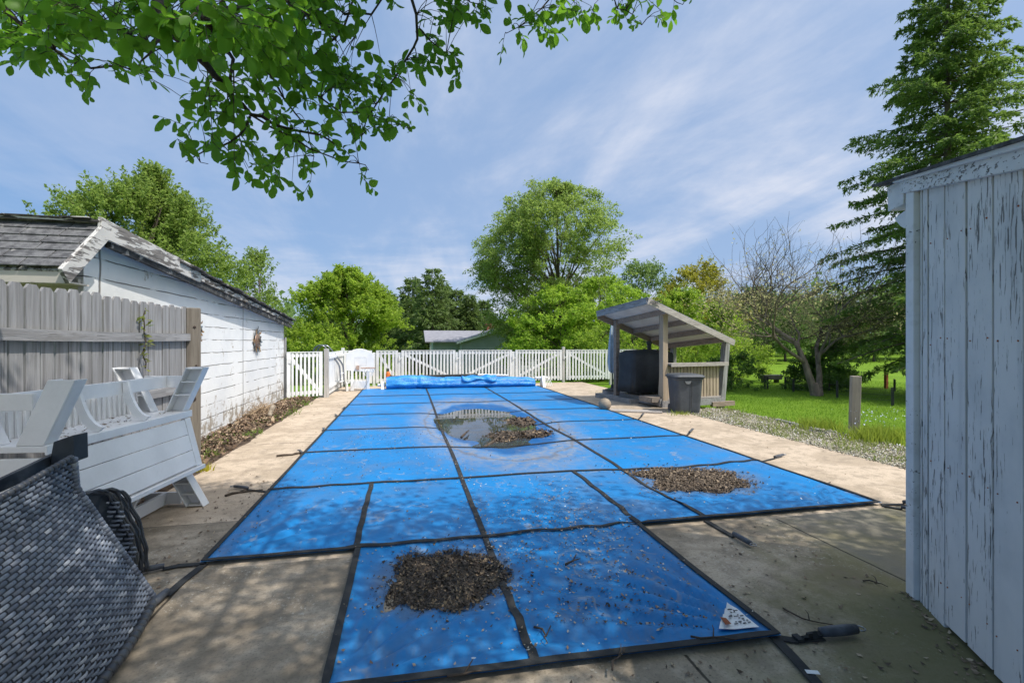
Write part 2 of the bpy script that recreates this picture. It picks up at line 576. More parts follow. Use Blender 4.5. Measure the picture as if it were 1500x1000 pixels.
LAWN = lawn_mat()
SOIL = generic('dark_mulch_soil', (0.115, 0.08, 0.055), (0.06, 0.042, 0.03), 9, rough=0.95, bst=0.9)
GRAVM = generic('gritty_gravel_base', (0.36, 0.32, 0.25), (0.20, 0.20, 0.11), 5, rough=0.95, bst=0.9, fine=60)


# ------------------------------------------------------------------ ground
LZ = -0.15


def terrain_z(x, y):
    z = -0.05
    if x > 5.6:
        z += (LZ + 0.05) * min(1, (x - 5.6) / 1.2)
    # the back gardens fall away behind the picket fence
    if y > 18:
        z -= 1.55 * min(1, (y - 18) / 10) * min(1, max(0, (14 - x) / 8))
    if -2.0 < x < 5.2 and 1.5 < y < 15.9:
        z = -1.6
    return z + (0.05 * math.sin(x * 0.31) * math.sin(y * 0.23) if x > 9 or y > 20 else 0)


def axis_lines(lo, hi, near_lo, near_hi, step):
    a = list(np.arange(near_lo, near_hi + 1e-6, step))
    s, v = step, near_lo
    left = []
    while v > lo:
        s *= 1.25
        v -= s
        left.append(v)
    s, v = step, a[-1]
    right = []
    while v < hi:
        s *= 1.25
        v += s
        right.append(v)
    return left[::-1] + a + right


xs = axis_lines(-700, 700, -6, 24, 0.5)
ys = axis_lines(-200, 900, -4, 34, 0.5)
vs = [(x, y, terrain_z(x, y)) for y in ys for x in xs]
nx = len(xs)
fs = [(j * nx + i, j * nx + i + 1, (j + 1) * nx + i + 1, (j + 1) * nx + i) for j in range(len(ys) - 1) for i in range(nx - 1)]
mb = MB()
mb.v, mb.f = vs, fs
struct(mb.build('lawn', LAWN, smooth=True))


def sheet(name, rects, z, m, skirt=0.3):
    mb = MB()
    for x0, y0, x1, y1 in rects:
        mb.add([(x0, y0, z), (x1, y0, z), (x1, y1, z), (x0, y1, z)], [(0, 1, 2, 3)])
        for a, b in (((x0, y0), (x1, y0)), ((x1, y0), (x1, y1)), ((x1, y1), (x0, y1)), ((x0, y1), (x0, y0))):
            def shared(q):
                return any(r != (x0, y0, x1, y1) and r[0] - 1e-4 <= q[0] <= r[2] + 1e-4 and r[1] - 1e-4 <= q[1] <= r[3] + 1e-4 for r in rects)
            if not (shared(a) and shared(b)):
                mb.add([(a[0], a[1], z), (b[0], b[1], z), (b[0], b[1], z - skirt), (a[0], a[1], z - skirt)], [(3, 2, 1, 0)])
    return struct(mb.build(name, m))


HX0, HX1, HY0, HY1 = -0.98, 3.9, 3.95, 14.9
SX0, SX1, SY0 = -0.08, 1.55, 2.5
sheet('patio', [(-6, -5, SX0, 3.5), (SX0, -5, SX1, SY0), (SX1, -5, 9, 3.5), (-2.9, 3.5, -1.2, 4.40)], 0.0, PATIO)
sheet('pool_deck', [(-1.2, 3.5, HX0, 4.4), (-2.35, 4.4, HX0, 14.9), (HX1, 3.5, 5.72, 14.9), (-2.35, 14.9, 5.72, 16.7), (5.72, 9.4, 6.3, 16.7),
                    (HX0, 3.5, SX0, HY0), (SX1, 3.5, HX1, HY0)], 0.0, DECKC)
mb = MB()
mb.bb((HX0 - 0.02, SY0, -1.55), (HX1 + 0.02, HY1 + 0.02, -1.5))
struct(mb.build('pool_floor', PANELW))

# mulch bed along the garage
def bed(name, x0, x1, y0, y1, base, amp, m, seed, n=60):
    mb = MB()
    nx_, ny_ = 16, n
    for j in range(ny_ + 1):
        for i in range(nx_ + 1):
            x = x0 + (x1 - x0) * i / nx_
            y = y0 + (y1 - y0) * j / ny_
            e = min(i, nx_ - i) / (nx_ / 2)
            zz_ = base + amp * (0.35 + 0.65 * min(1, e * 2)) * (mnoise.noise(Vector((x * 2.1, y * 2.1, seed))) * 0.5 + 0.5)
            mb.v.append((x + (0.05 * mnoise.noise(Vector((y * 3, seed, 1))) if i in (0, nx_) else 0), y, zz_))
    for j in range(ny_):
        for i in range(nx_):
            a = j * (nx_ + 1) + i
            mb.f.append((a, a + 1, a + nx_ + 2, a + nx_ + 1))
    return struct(mb.build(name, m, smooth=True))


bed('mulch_bed', -3.06, -2.31, 4.42, 13.3, -0.02, 0.08, SOIL, 3.3)
bed('gravel_bed', 5.66, 6.98, 3.0, 9.6, -0.03, 0.04, GRAVM, 8.8)


# ------------------------------------------------------------------ pool cover
X0, X1, Y0, Y1 = -1.35, 4.24, 3.55, 15.35
TX0, TX1 = -0.36, 1.83
PUD = (1.42, 8.72)


def sst(t):
    t = max(0.0, min(1.0, t))
    return t * t * (3 - 2 * t)


def puddle_r(x, y):
    dx, dy = (x - PUD[0]) / 1.05, (y - PUD[1]) / 2.75
    r = math.hypot(dx, dy)
    return r + 0.13 * mnoise.noise(Vector((x * 1.3, y * 0.8, 4.0))) + 0.05 * mnoise.noise(Vector((x * 4, y * 3, 9.0)))


STRAP_X = [TX0, 0.57, TX1, 2.43]


def zc(x, y):
    z = 0.030
    r = puddle_r(x, y)
    if r < 1.25:
        z -= 0.085 * sst((1.25 - r) / 0.9)
    for cx, cy, rx, ry, d in ((0.22, 3.02, 0.50, 0.50, 0.045), (3.05, 4.65, 0.85, 0.75, 0.05)):
        q = math.hypot((x - cx) / rx, (y - cy) / ry)
        if q < 1.4:
            z -= d * sst((1.4 - q) / 1.2)
    # billow between the straps
    bx = 1.0
    for s_ in (0.57, 2.43):
        bx = min(bx, abs(x - s_) / 0.35)
    by = min(1.0, abs(((y - Y0) / 1.6 + 0.5) % 1.0 - 0.5) * 1.6 / 0.3)
    if X0 + 0.1 < x < X1 - 0.1 and y > Y0:
        z += 0.010 * sst(min(bx, by))
    z += 0.007 * mnoise.noise(Vector((x * 1.1, y * 0.9, 1.0))) + 0.003 * mnoise.noise(Vector((x * 3.7, y * 2.9, 2.0)))
    if y >= Y0 and not (TX0 - 0.02 < x < TX1 + 0.02 and y < Y0 + 0.3):
        ed = min(x - X0, X1 - x, y - Y0)
    elif y < Y0:
        ed = min(x - TX0, TX1 - x, y - front_y(x))
    else:
        ed = 0.2
    ew = sst((ed - 0.015) / 0.12)
    # tension wrinkles fanning out of the corners
    for cx, cy, k, amp, L, ph in ((TX1, 2.05, 27, 0.040, 1.0, 0.4), (TX0, 2.13, 24, 0.034, 0.7, 1.3), (0.57, 2.1, 26, 0.006, 0.45, 2.0), (X1, Y0, 28, 0.032, 1.0, 0.2),
                                  (X0, Y0, 26, 0.026, 0.9, 0.9), (2.43, Y0, 20, 0.022, 0.6, 0.0), (X1, Y1, 20, 0.006, 0.9, 0)):
        dx, dy = x - cx, y - cy
        rho = math.hypot(dx, dy)
        if rho < 2.6:
            th = math.atan2(dy, dx)
            wv = math.sin(th * k + ph + 1.5 * mnoise.noise(Vector((rho * 1.5, th * 3, cx))))
            wv = math.copysign(abs(wv) ** 0.8, wv)
            z += amp * wv * math.exp(-rho / L) * sst((rho - 0.12) / 0.35) * ew
    return z


def front_y(x):
    return 2.13 - 0.08 * (x - TX0) / (TX1 - TX0)


def grid_np(x0, x1, y0, y1, st, yf=None):
    nx_ = max(2, int(round((x1 - x0) / st)))
    ny_ = max(2, int(round((y1 - y0) / st)))
    vs_, fs_ = [], []
    for j in range(ny_ + 1):
        for i in range(nx_ + 1):
            x = x0 + (x1 - x0) * i / nx_
            ya = yf(x) if yf else y0
            y = ya + (y1 - ya) * j / ny_
            vs_.append((x, y, zc(x, y)))
    for j in range(ny_):
        for i in range(nx_):
            a = j * (nx_ + 1) + i
            fs_.append((a, a + 1, a + nx_ + 2, a + nx_ + 1))
    return vs_, fs_


def cover_mat():
    m, nt, p, tc = shell('blue_cover_vinyl')
    s = nd(nt, 'ShaderNodeSeparateXYZ', {0: tc})
    n = nz(nt, tc, 1.6, 7, 0.6)
    col = mixc(nt, ramp(nt, n, 0.35, 0.65), (0.008, 0.205, 0.53), (0.012, 0.165, 0.43))
    # dried silt rings round the puddle
    wob = nz(nt, mapping(nt, tc, (1.3, 0.8, 1)), 1.0, 6, 0.6)
    wob = mth(nt, 'MULTIPLY', mth(nt, 'SUBTRACT', wob, 0.5), 0.42)
    dx = mth(nt, 'DIVIDE', mth(nt, 'SUBTRACT', s.outputs[0], PUD[0] + 0.05), 1.05)
    dy = mth(nt, 'DIVIDE', mth(nt, 'SUBTRACT', s.outputs[1], PUD[1] + 0.05), 2.75)
    r = mth(nt, 'ADD', mth(nt, 'SQRT', mth(nt, 'ADD', mth(nt, 'MULTIPLY', dx, dx), mth(nt, 'MULTIPLY', dy, dy))), wob)
    silt = mth(nt, 'MULTIPLY', mth(nt, 'MULTIPLY', ramp(nt, r, 1.55, 1.05), ramp(nt, r, 0.86, 1.02)), ramp(nt, nz(nt, tc, 9, 6, 0.7), 0.25, 0.75))
    col = mixc(nt, mth(nt, 'MULTIPLY', silt, 0.8), col, (0.34, 0.29, 0.23))
    ring = mth(nt, 'SUBTRACT', 1.0, ramp(nt, mth(nt, 'ABSOLUTE', mth(nt, 'SUBTRACT', r, 1.12)), 0.0, 0.035))
    col = mixc(nt, mth(nt, 'MULTIPLY', ring, 0.55), col, (0.15, 0.12, 0.09))
    inner = mth(nt, 'MULTIPLY', ramp(nt, r, 0.74, 0.38), ramp(nt, nz(nt, tc, 3.5, 5), 0.35, 0.62))
    wet = ramp(nt, r, 0.98, 0.88)
    col = mixc(nt, mth(nt, 'MULTIPLY', wet, 0.75), col, (0.006, 0.07, 0.24))
    col = mixc(nt, mth(nt, 'MULTIPLY', inner, 0.92), col, (0.045, 0.034, 0.022))
    # dust film and bird spots
    dust = ramp(nt, nz(nt, tc, 0.8, 6, 0.7), 0.48, 0.8)
    col = mixc(nt, mth(nt, 'MULTIPLY', dust, 0.30), col, (0.30, 0.33, 0.36))
    smear = ramp(nt, nz(nt, mapping(nt, tc, (1.6, 0.7, 1), (0, 0, 0.3)), 2.4, 8, 0.75, 0.5), 0.50, 0.78)
    col = mixc(nt, mth(nt, 'MULTIPLY', smear, 0.5), col, (0.17, 0.17, 0.17))
    tide = nz(nt, mapping(nt, tc, (1, 0.8, 1)), 1.1, 4, 0.55, 0.3)
    tl = mth(nt, 'SUBTRACT', 1.0, ramp(nt, mth(nt, 'ABSOLUTE', mth(nt, 'SUBTRACT', tide, 0.55)), 0.0, 0.012))
    col = mixc(nt, mth(nt, 'MULTIPLY', mth(nt, 'MULTIPLY', tl, 0.45), ramp(nt, nz(nt, tc, 5, 4), 0.45, 0.6)), col, (0.32, 0.31, 0.29))
    for px_, py_, rx_, ry_ in ((0.22, 3.03, 0.40, 0.36), (3.05, 4.66, 0.62, 0.50)):
        ex = mth(nt, 'DIVIDE', mth(nt, 'SUBTRACT', s.outputs[0], px_), rx_)
        ey = mth(nt, 'DIVIDE', mth(nt, 'SUBTRACT', s.outputs[1], py_), ry_)
        er = mth(nt, 'ADD', mth(nt, 'SQRT', mth(nt, 'ADD', mth(nt, 'MULTIPLY', ex, ex), mth(nt, 'MULTIPLY', ey, ey))), mth(nt, 'MULTIPLY', mth(nt, 'SUBTRACT', nz(nt, tc, 3.2, 7, 0.65), 0.5), 0.9))
        col = mixc(nt, mth(nt, 'MULTIPLY', ramp(nt, er, 1.35, 0.95), 0.5), col, (0.14, 0.14, 0.145))

    fr = ramp(nt, s.outputs[1], 4.2, 2.2)
    grime = mth(nt, 'MULTIPLY', fr, ramp(nt, nz(nt, mapping(nt, tc, (4, 2, 1)), 2, 7, 0.7), 0.45, 0.75))
    col = mixc(nt, mth(nt, 'MULTIPLY', grime, 0.42), col, (0.13, 0.125, 0.12))
    col = mixc(nt, ramp(nt, nz(nt, tc, 26, 2, 0.4), 0.755, 0.775), col, (0.62, 0.66, 0.68))
    setin(nt, p, 'Base Color', col)
    p.inputs['Roughness'].default_value = 0.50
    p.inputs['Specular IOR Level'].default_value = 0.32
    b1 = nz(nt, tc, 6, 5, 0.6, 0.8)
    bump(nt, p, mth(nt, 'ADD', b1, mth(nt, 'MULTIPLY', nz(nt, tc, 300, 1), 0.05)), 0.35, 0.02)
    return m


COVER = cover_mat()
cover = thing('pool_cover', 'big blue safety pool cover with black straps, puddle and litter', 'pool cover', (1.4, 8, 0))
a_, b_ = grid_np(X0, X1, Y0, Y1, 0.055)
c_, d_ = grid_np(TX0, TX1, 2.1, Y0, 0.024, front_y)
mb = MB()
mb.add(a_, b_).add(c_, d_)
mb.build('fabric', COVER, cover, smooth=True)


def strip(mb, pts, wd, off, zf=zc, st=0.08, thick=0.004):
    P = [Vector((p[0], p[1], 0)) for p in pts]
    q = [P[0]]
    for a, b in zip(P[:-1], P[1:]):
        n_ = max(1, int((b - a).length / st))
        q += [a.lerp(b, (i + 1) / n_) for i in range(n_)]
    vs_, fs_ = [], []
    for i, p in enumerate(q):
        d = (q[min(i + 1, len(q) - 1)] - q[max(i - 1, 0)]).normalized()
        sd = Vector((d.y, -d.x, 0)) * wd / 2
        for sg in (-1, 1):
            e = p + sd * sg
            z_ = zf(e.x, e.y) + off
            vs_.append((e.x, e.y, z_))
            vs_.append((e.x, e.y, z_ - thick))
    for i in range(len(q) - 1):
        k = i * 4
        fs_ += [(k, k + 4, k + 6, k + 2), (k, k + 1, k + 5, k + 4), (k + 2, k + 6, k + 7, k + 3)]
    fs_ += [(0, 2, 3, 1), (len(vs_) - 4, len(vs_) - 3, len(vs_) - 1, len(vs_) - 2)]
    mb.add(vs_, fs_)


def wig(x0, y0, x1, y1, amp=0.004, n=14):
    return [(x0 + (x1 - x0) * i / n + (amp * math.sin(i * 1.7 + x0) if y0 != y1 else 0),
             y0 + (y1 - y0) * i / n + (amp * math.sin(i * 1.3 + y0) if x0 != x1 else 0)) for i in range(n + 1)]


for x, ya, yb in ((0.57, 2.1, 15.3), (2.43, 3.55, 15.3), (TX0, Y0, 5.15), (TX1, Y0, 5.15)):
    mb = MB()
    strip(mb, wig(x, ya, x, yb), 0.044, 0.009)
    mb.build('strap', WEBB, cover)
for y in (5.15, 6.75, 8.35, 9.95, 11.6, 13.3):
    mb = MB()
    strip(mb, wig(X0, y, X1, y - 0.03), 0.038, 0.013)
    mb.build('strap', WEBB, cover)
mb = MB()
e = 0.016
strip(mb, [(X0 + e, Y1), (X0 + e, Y0 + e), (TX0, Y0 + e)], 0.034, 0.010)
strip(mb, [(TX0 + 0.0, Y0 + e), (TX1, Y0 + e)], 0.036, 0.014)
strip(mb, [(TX1, Y0 + e), (X1 - e, Y0 + e), (X1 - e, Y1)], 0.034, 0.010)
strip(mb, [(TX0 + e, Y0), (TX0 + e, front_y(TX0) + e), (0.57, front_y(0.57) + e), (TX1 - e, front_y(TX1) + e), (TX1 - e, Y0)], 0.040, 0.011)
mb.build('edge_binding', WEBB, cover)

def onground(x, y):
    return 0.006


def anchor(pts, sleeve=0.16, wd=0.04, r=0.02, twist=False):
    """strap tail, spring in a vinyl sleeve, steel hook"""
    mb = MB()
    n_ = len(pts)
    strip(mb, pts, wd, 0.006, onground)
    if twist:
        a, b = Vector((*pts[-2], 0.02)), Vector((*pts[-1], 0.03))
        for i in range(5):
            mb.beam(a.lerp(b, i / 5), a.lerp(b, (i + 1) / 5), 0.05 - 0.006 * i, 0.012, Vector((0, math.sin(i * 0.7), math.cos(i * 0.7) + 0.1)))
    o = mb.build('anchor_strap', WEBB, cover)
    e0, e1 = Vector((*pts[-1], 0)), Vector((*pts[-2], 0))
    d = (e0 - e1).normalized()
    p0 = Vector((e0.x, e0.y, 0.012 + r))
    ms = MB()
    ms.tube([p0 - d * 0.01, p0 + d * sleeve * 0.25, p0 + d * sleeve * 0.75, p0 + d * sleeve], [r * 0.85, r, r, r * 0.9], 12)
    k = ms.build('spring_sleeve', RUB, o, smooth=True)
    mh = MB()
    h0 = p0 + d * (sleeve + 0.002)
    sd = Vector((-d.y, d.x, 0))
    mh.tube([h0 + d * 0.022 + (d * math.cos(t) + sd * math.sin(t)) * 0.022 for t in np.linspace(0, 2 * math.pi, 13)], 0.004, 6)
    mh.build('hook', STEEL, o, smooth=True)
    return o


def gp(*p):
    return [tuple(G(a, b)[:2]) for a, b in p]


anchor([(2.43, 3.55)] + gp((1048, 773), (1076, 789)), 0.17, 0.045, 0.02)
o_ = anchor([(1.80, 2.08)] + gp((1165, 941), (1205, 937)), 0.19, 0.045, 0.026, True)
# second front corner tail runs out of the frame
mb = MB()
strip(mb, [(TX1 - 0.02, 2.12)] + gp((1160, 965), (1195, 1004), (1225, 1040)), 0.05, 0.012, onground)
mb.build('anchor_strap', WEBB, cover)
mb = MB()
for t in (0.0, 0.35):
    a = G(1189 + 6 * t, 990 + 8 * t)
    mb.box((a.x, a.y, 0.021), (0.055, 0.012, 0.002), Matrix.Rotation(R(-20), 3, 'Z'))
mb.build('stitching', BACKB, cover)
anchor([(X0 + 0.02, Y0 + 0.03)] + gp((262, 831), (238, 836)), 0.10, 0.045, 0.018)
anchor([(X0 + 0.02, Y0 + 0.02)] + gp((265, 856), (243, 876)), 0.12, 0.05, 0.022)
anchor([(X0, 5.15)] + gp((362, 719)), 0.16, 0.03, 0.016)
anchor([(X0, 6.75)] + gp((443, 667)), 0.18, 0.03, 0.016)
anchor([(X0, 8.35)] + gp((474, 633)), 0.18, 0.03, 0.016)
anchor([(X0, 9.95)] + gp((494, 612)), 0.2, 0.03, 0.016)
anchor([(X0, 11.6)] + gp((505, 599)), 0.2, 0.03, 0.016)
anchor([(X1, 3.56)] + gp((1325, 741)), 0.16, 0.04, 0.02)
anchor([(X1 - 0.02, 3.53)] + gp((1322, 748)), 0.2, 0.035, 0.016)
anchor([(X1, 5.12)] + gp((1135, 673)), 0.2, 0.03, 0.017)
anchor([(X1, 6.72)] + gp((1010, 636)), 0.28, 0.03, 0.018)
anchor([(X1, 8.32)] + gp((940, 611)), 0.2, 0.03, 0.018)
# warning label in the corner of the step section
lab = MB()
A, B, D_ = (TX1 - 0.075, 2.115), (TX1 - 0.30, 2.135), (TX1 - 0.075, 2.36)
tri = []
N_ = 10
idx = {}
for i in range(N_ + 1):
    for j in range(N_ + 1 - i):
        x = A[0] + (B[0] - A[0]) * i / N_ + (D_[0] - A[0]) * j / N_
        y = A[1] + (B[1] - A[1]) * i / N_ + (D_[1] - A[1]) * j / N_
        idx[i, j] = len(lab.v)
        lab.v.append((x, y, zc(x, y) + 0.012))
for i in range(N_):
    for j in range(N_ - i):
        lab.f.append((idx[i, j], idx[i, j + 1], idx[i + 1, j]))
        if i + j < N_ - 1:
            lab.f.append((idx[i + 1, j], idx[i, j + 1], idx[i + 1, j + 1]))
lo = lab.build('warning_label', BACKB, cover, smooth=True)
mk = MB()
for r_ in range(6):
    y = 2.15 + r_ * 0.020
    x_l = B[0] + (y - B[1]) * 0.95 + 0.05
    x = x_l
    while x < TX1 - 0.10:
        L = random.uniform(0.01, 0.03)
        if not (r_ < 3 and x < x_l + 0.03):
            z_ = zc(x, y) + 0.0165
            mk.add([(x, y, z_), (x + L, y, z_), (x + L, y + 0.008, z_ + 0.0005), (x, y + 0.008, z_ + 0.0005)], [(0, 1, 2, 3)])
        x += L + 0.008
mk.tube([(1.71 + 0.02 * math.cos(t), 2.275 + 0.016 * math.sin(t), zc(1.71, 2.275) + 0.017) for t in np.linspace(0, 6.28, 12)], 0.003, 4)
mk.build('label_print', DARKM, lo)
mk = MB()
z_ = zc(1.62, 2.17) + 0.017
mk.add([(1.585, 2.15, z_), (1.62, 2.15, z_), (1.625, 2.20, z_ + .001), (1.60, 2.215, z_ + .001)], [(0, 1, 2, 3)])
mk.build('label_emblem', RUST, lo)

# puddle
def water_mat():
    m, nt, p, tc = shell('puddle_water')
    setin(nt, p, 'Base Color', (0.46, 0.39, 0.28))
    p.inputs['Roughness'].default_value = 0.02
    p.inputs['IOR'].default_value = 1.33
    p.inputs['Transmission Weight'].default_value = 0.9
    p.inputs['Specular IOR Level'].default_value = 0.6
    bump(nt, p, nz(nt, tc, 5, 3), 0.02, 0.01)
    return m


mb = MB()
WZ = -0.008
for k in range(64):
    a = 2 * math.pi * k / 64
    mb.v.append((PUD[0] + 1.5 * math.cos(a), PUD[1] + 3.6 * math.sin(a), WZ))
mb.f.append(tuple(range(64)))
struct(mb.build('puddle_water', water_mat()))


# ------------------------------------------------------------------ flakes, litter, pebbles, blades
def flakes(name, pts, size, m, tilt=0.5, aspect=(0.35, 0.8), seed=1, curl=0.25):
    g = np.random.default_rng(seed)
    P = np.asarray(pts, dtype=float)
    n = len(P)
    L = size[0] + (size[1] - size[0]) * g.uniform(0, 1, n) ** 1.9 * 1.35
    W = L * g.uniform(aspect[0], aspect[1], n)
    a = g.uniform(0, 2 * np.pi, n)
    d = np.stack([np.cos(a), np.sin(a), g.uniform(-tilt, tilt, n)], 1)
    d /= np.linalg.norm(d, axis=1)[:, None]
    s = np.stack([-np.sin(a), np.cos(a), g.uniform(-tilt, tilt, n)], 1)
    up = np.cross(d, s)
    up *= np.sign(up[:, 2:3])
    c = (g.uniform(0, curl, n) * L)[:, None] * up
    v = np.stack([P - d * L[:, None] / 2 + c, P - s * W[:, None] / 2, P + d * L[:, None] / 2 + c, P + s * W[:, None] / 2], 1).reshape(-1, 3)
    f = np.arange(4 * n).reshape(-1, 4)
    return np_mesh(name, v, f, m)


def blades(name, P, h, wd, m, lean=0.5, seed=1):
    g = np.random.default_rng(seed)
    P = np.asarray(P, float)
    n = len(P)
    H = g.uniform(h[0], h[1], n)[:, None]
    a = g.uniform(0, 2 * np.pi, n)
    s = np.stack([np.cos(a), np.sin(a), 0 * a], 1) * g.uniform(wd[0], wd[1], n)[:, None]
    b = g.uniform(0, 2 * np.pi, n)
    l = np.stack([np.cos(b), np.sin(b), 0 * b], 1) * (g.uniform(0, lean, n)[:, None] * H)
    z = np.array([0, 0, 1.0])
    v = np.stack([P - s, P + s, P + s * 0.7 + z * H * 0.55 + l * 0.35, P + z * H + l], 1)
    v = np.concatenate([v, (P - s * 0.7 + z * H * 0.55 + l * 0.35)[:, None]], 1).reshape(-1, 3)
    k = 5 * np.arange(n)[:, None]
    f = np.concatenate([k + np.array([[0, 1, 2, 4]]), ], 0)
    f2 = np.concatenate([k + np.array([[4, 2, 3, 3]]), ], 0)
    me_f = np.concatenate([f, ], 0)
    tri_ = np.concatenate([k + np.array([[0, 1, 2]]), k + np.array([[0, 2, 4]]), k + np.array([[4, 2, 3]])], 0)
    return np_mesh(name, v, tri_, m)


LITTER_D = chips('dark_leaf_litter', (0.028, 0.023, 0.019), (0.10, 0.075, 0.055), (0.28, 0.20, 0.12))
LITTER_B = chips('brown_leaf_litter', (0.07, 0.05, 0.035), (0.24, 0.17, 0.11), (0.42, 0.33, 0.22))
LITTER_B2 = chips('dusky_brown_litter', (0.045, 0.034, 0.026), (0.15, 0.11, 0.075), (0.30, 0.23, 0.16))
PETAL = chips('dry_petals_and_seeds', (0.17, 0.12, 0.085), (0.42, 0.35, 0.27), (0.6, 0.55, 0.47))


def heap(name, label, cx, cy, rx, ry, n, h, seed, m, size=(0.018, 0.05), rag=0.26, ang=0.0):
    g = np.random.default_rng(seed)
    base = MB()
    pts = []
    ca, sa = math.cos(ang), math.sin(ang)
    def rr(a):
        return 1 + rag * mnoise.noise(Vector((math.cos(a) * 1.6, math.sin(a) * 1.6, seed))) * 2
    base.v.append((cx, cy, zc(cx, cy) + h))
    for ring in (0.4, 0.7, 0.9, 1.0):
        for k in range(40):
            a = 2 * math.pi * k / 40
            q = ring * rr(a) * 0.94
            lx, ly = rx * q * math.cos(a), ry * q * math.sin(a)
            x, y = cx + lx * ca - ly * sa, cy + lx * sa + ly * ca
            base.v.append((x, y, zc(x, y) + (h * (1 - ring ** 2) + 0.004 if ring < 1 else -0.004)))
    for k in range(40):
        base.f.append((0, 1 + k, 1 + (k + 1) % 40))
        for r_ in range(3):
            b = 1 + r_ * 40
            base.f.append((b + k, b + 40 + k, b + 40 + (k + 1) % 40, b + (k + 1) % 40))
    root = thing(name, label, 'leaf pile', (cx, cy, zc(cx, cy)))
    base.build('packed_debris', SOIL, root, smooth=True)
    while len(pts) < n:
        a = g.uniform(0, 2 * math.pi)
        q = math.sqrt(g.uniform(0, 1)) * (1.0 if g.uniform() < 0.86 else 1.0 + abs(g.normal(0, 0.26)))
        qq = q * rr(a)
        lx, ly = rx * qq * math.cos(a), ry * qq * math.sin(a)
        x, y = cx + lx * ca - ly * sa, cy + lx * sa + ly * ca
        pts.append((x, y, zc(x, y) + max(0, h * (1 - min(1, q) ** 2)) + g.uniform(0.004, 0.014)))
    o = flakes('loose_leaves', pts, size, m, 0.8, seed=seed)
    hook(o, root)
    return root


heap('leaf_pile', 'dark heap of rotten leaves on the front step flap of the cover', 0.22, 3.03, 0.40, 0.36, 8500, 0.004, 5, LITTER_D, (0.008, 0.027))
heap('leaf_pile', 'wide brown leaf heap on the right-hand side of the cover', 3.05, 4.66, 0.66, 0.42, 7500, 0.008, 6, LITTER_B2, (0.010, 0.036), ang=-0.45)
heap('leaf_pile', 'soggy leaf clump lying in the puddle', 1.62, 7.45, 0.48, 0.42, 900, 0.055, 9, LITTER_D, (0.03, 0.08), 0.4)
heap('leaf_pile', 'thin dark strip of wet leaves beside the right strap in the puddle', 2.02, 8.75, 0.30, 0.42, 500, 0.05, 12, LITTER_D, (0.03, 0.07), 0.4)
# scattered litter (nobody could count it)
g = np.random.default_rng(21)
pts = []
while len(pts) < 2900:
    t = g.uniform()
    if t < 0.42:
        x, y = g.normal(1.2, 0.40), g.normal(3.45, 0.62)
    elif t < 0.6:
        x, y = g.uniform(TX0, TX1), g.uniform(2.15, 3.6)
    elif t < 0.75:
        x, y = g.normal(0.62, 0.05), g.uniform(2.2, 9)
    elif t < 0.88:
        x, y = g.normal(-0.1, 0.5), g.uniform(5, 8.5)
    else:
        x, y = g.uniform(X0, X1), g.uniform(3.6, 9)
    if y < Y0 and not (TX0 < x < TX1):
        continue
    if not (X0 < x < X1) or y < front_y(x):
        continue
    pts.append((x, y, zc(x, y) + 0.008))
o = flakes('fallen_petals', pts, (0.008, 0.022), PETAL, 0.5, seed=3)
tag(o, 'dry petals and seed husks scattered over the blue cover', 'litter', None, 'stuff')
pts = []
while len(pts) < 1500:
    t = g.uniform()
    if t < 0.45:
        x, y = g.uniform(X0, X1), g.uniform(2.2, 8)
    elif t < 0.56:
        x, y = g.normal(-0.3, 0.4), g.normal(7.2, 0.7)
    elif t < 0.72:
        x, y = g.normal(1.25, 0.4), g.normal(3.3, 0.5)
    elif t < 0.8:
        x, y = g.normal(X0 + 0.05, 0.10), g.uniform(3.4, 5.4)
    else:
        # rows gathered in the wrinkles of the corner
        k = g.integers(0, 5)
        th = R(118 + 11 * k) + g.normal(0, 0.012)
        rho = g.uniform(0.35, 1.15)
        x, y = TX1 + rho * math.cos(th), 2.05 + rho * math.sin(th)
    if y < Y0 and not (TX0 < x < TX1) or y < front_y(x):
        continue
    if x > X1:
        continue
    pts.append((x, y, (zc(x, y) if x > X0 else 0.0) + 0.009))
o = flakes('dead_leaves', pts, (0.008, 0.022), LITTER_D, 0.7, seed=4)
tag(o, 'small dark dead leaves scattered over the blue cover', 'leaves', None, 'stuff')
pts = []
for k in range(1100):
    t = g.uniform()
    if t < 0.25:
        x, y = g.uniform(1.9, 2.9), g.uniform(1.4, 3.4)
    elif t < 0.45:
        x, y = g.normal(-1.55, 0.18), g.uniform(3.3, 5.6)
    elif t < 0.6:
        x, y = g.uniform(-2.3, -1.4), g.uniform(2.0, 14)
    elif t < 0.75:
        q = g.uniform(0, 1.1)
        x, y = 2.92 - 0.51 * q - abs(g.normal(0, 0.04)), 2.3 - 0.86 * q
    elif t < 0.88:
        x, y = g.uniform(-0.5, 2.0), 2.02 - abs(g.normal(0, 0.12))
    else:
        x, y = g.uniform(4.3, 5.7), g.uniform(4, 14)
    pts.append((x, y, 0.006))
o = flakes('dry_leaf_crumbs', pts, (0.008, 0.03), LITTER_B, 0.4, seed=8)
tag(o, 'dry leaf crumbs strewn over the concrete around the cover', 'litter', None, 'stuff')

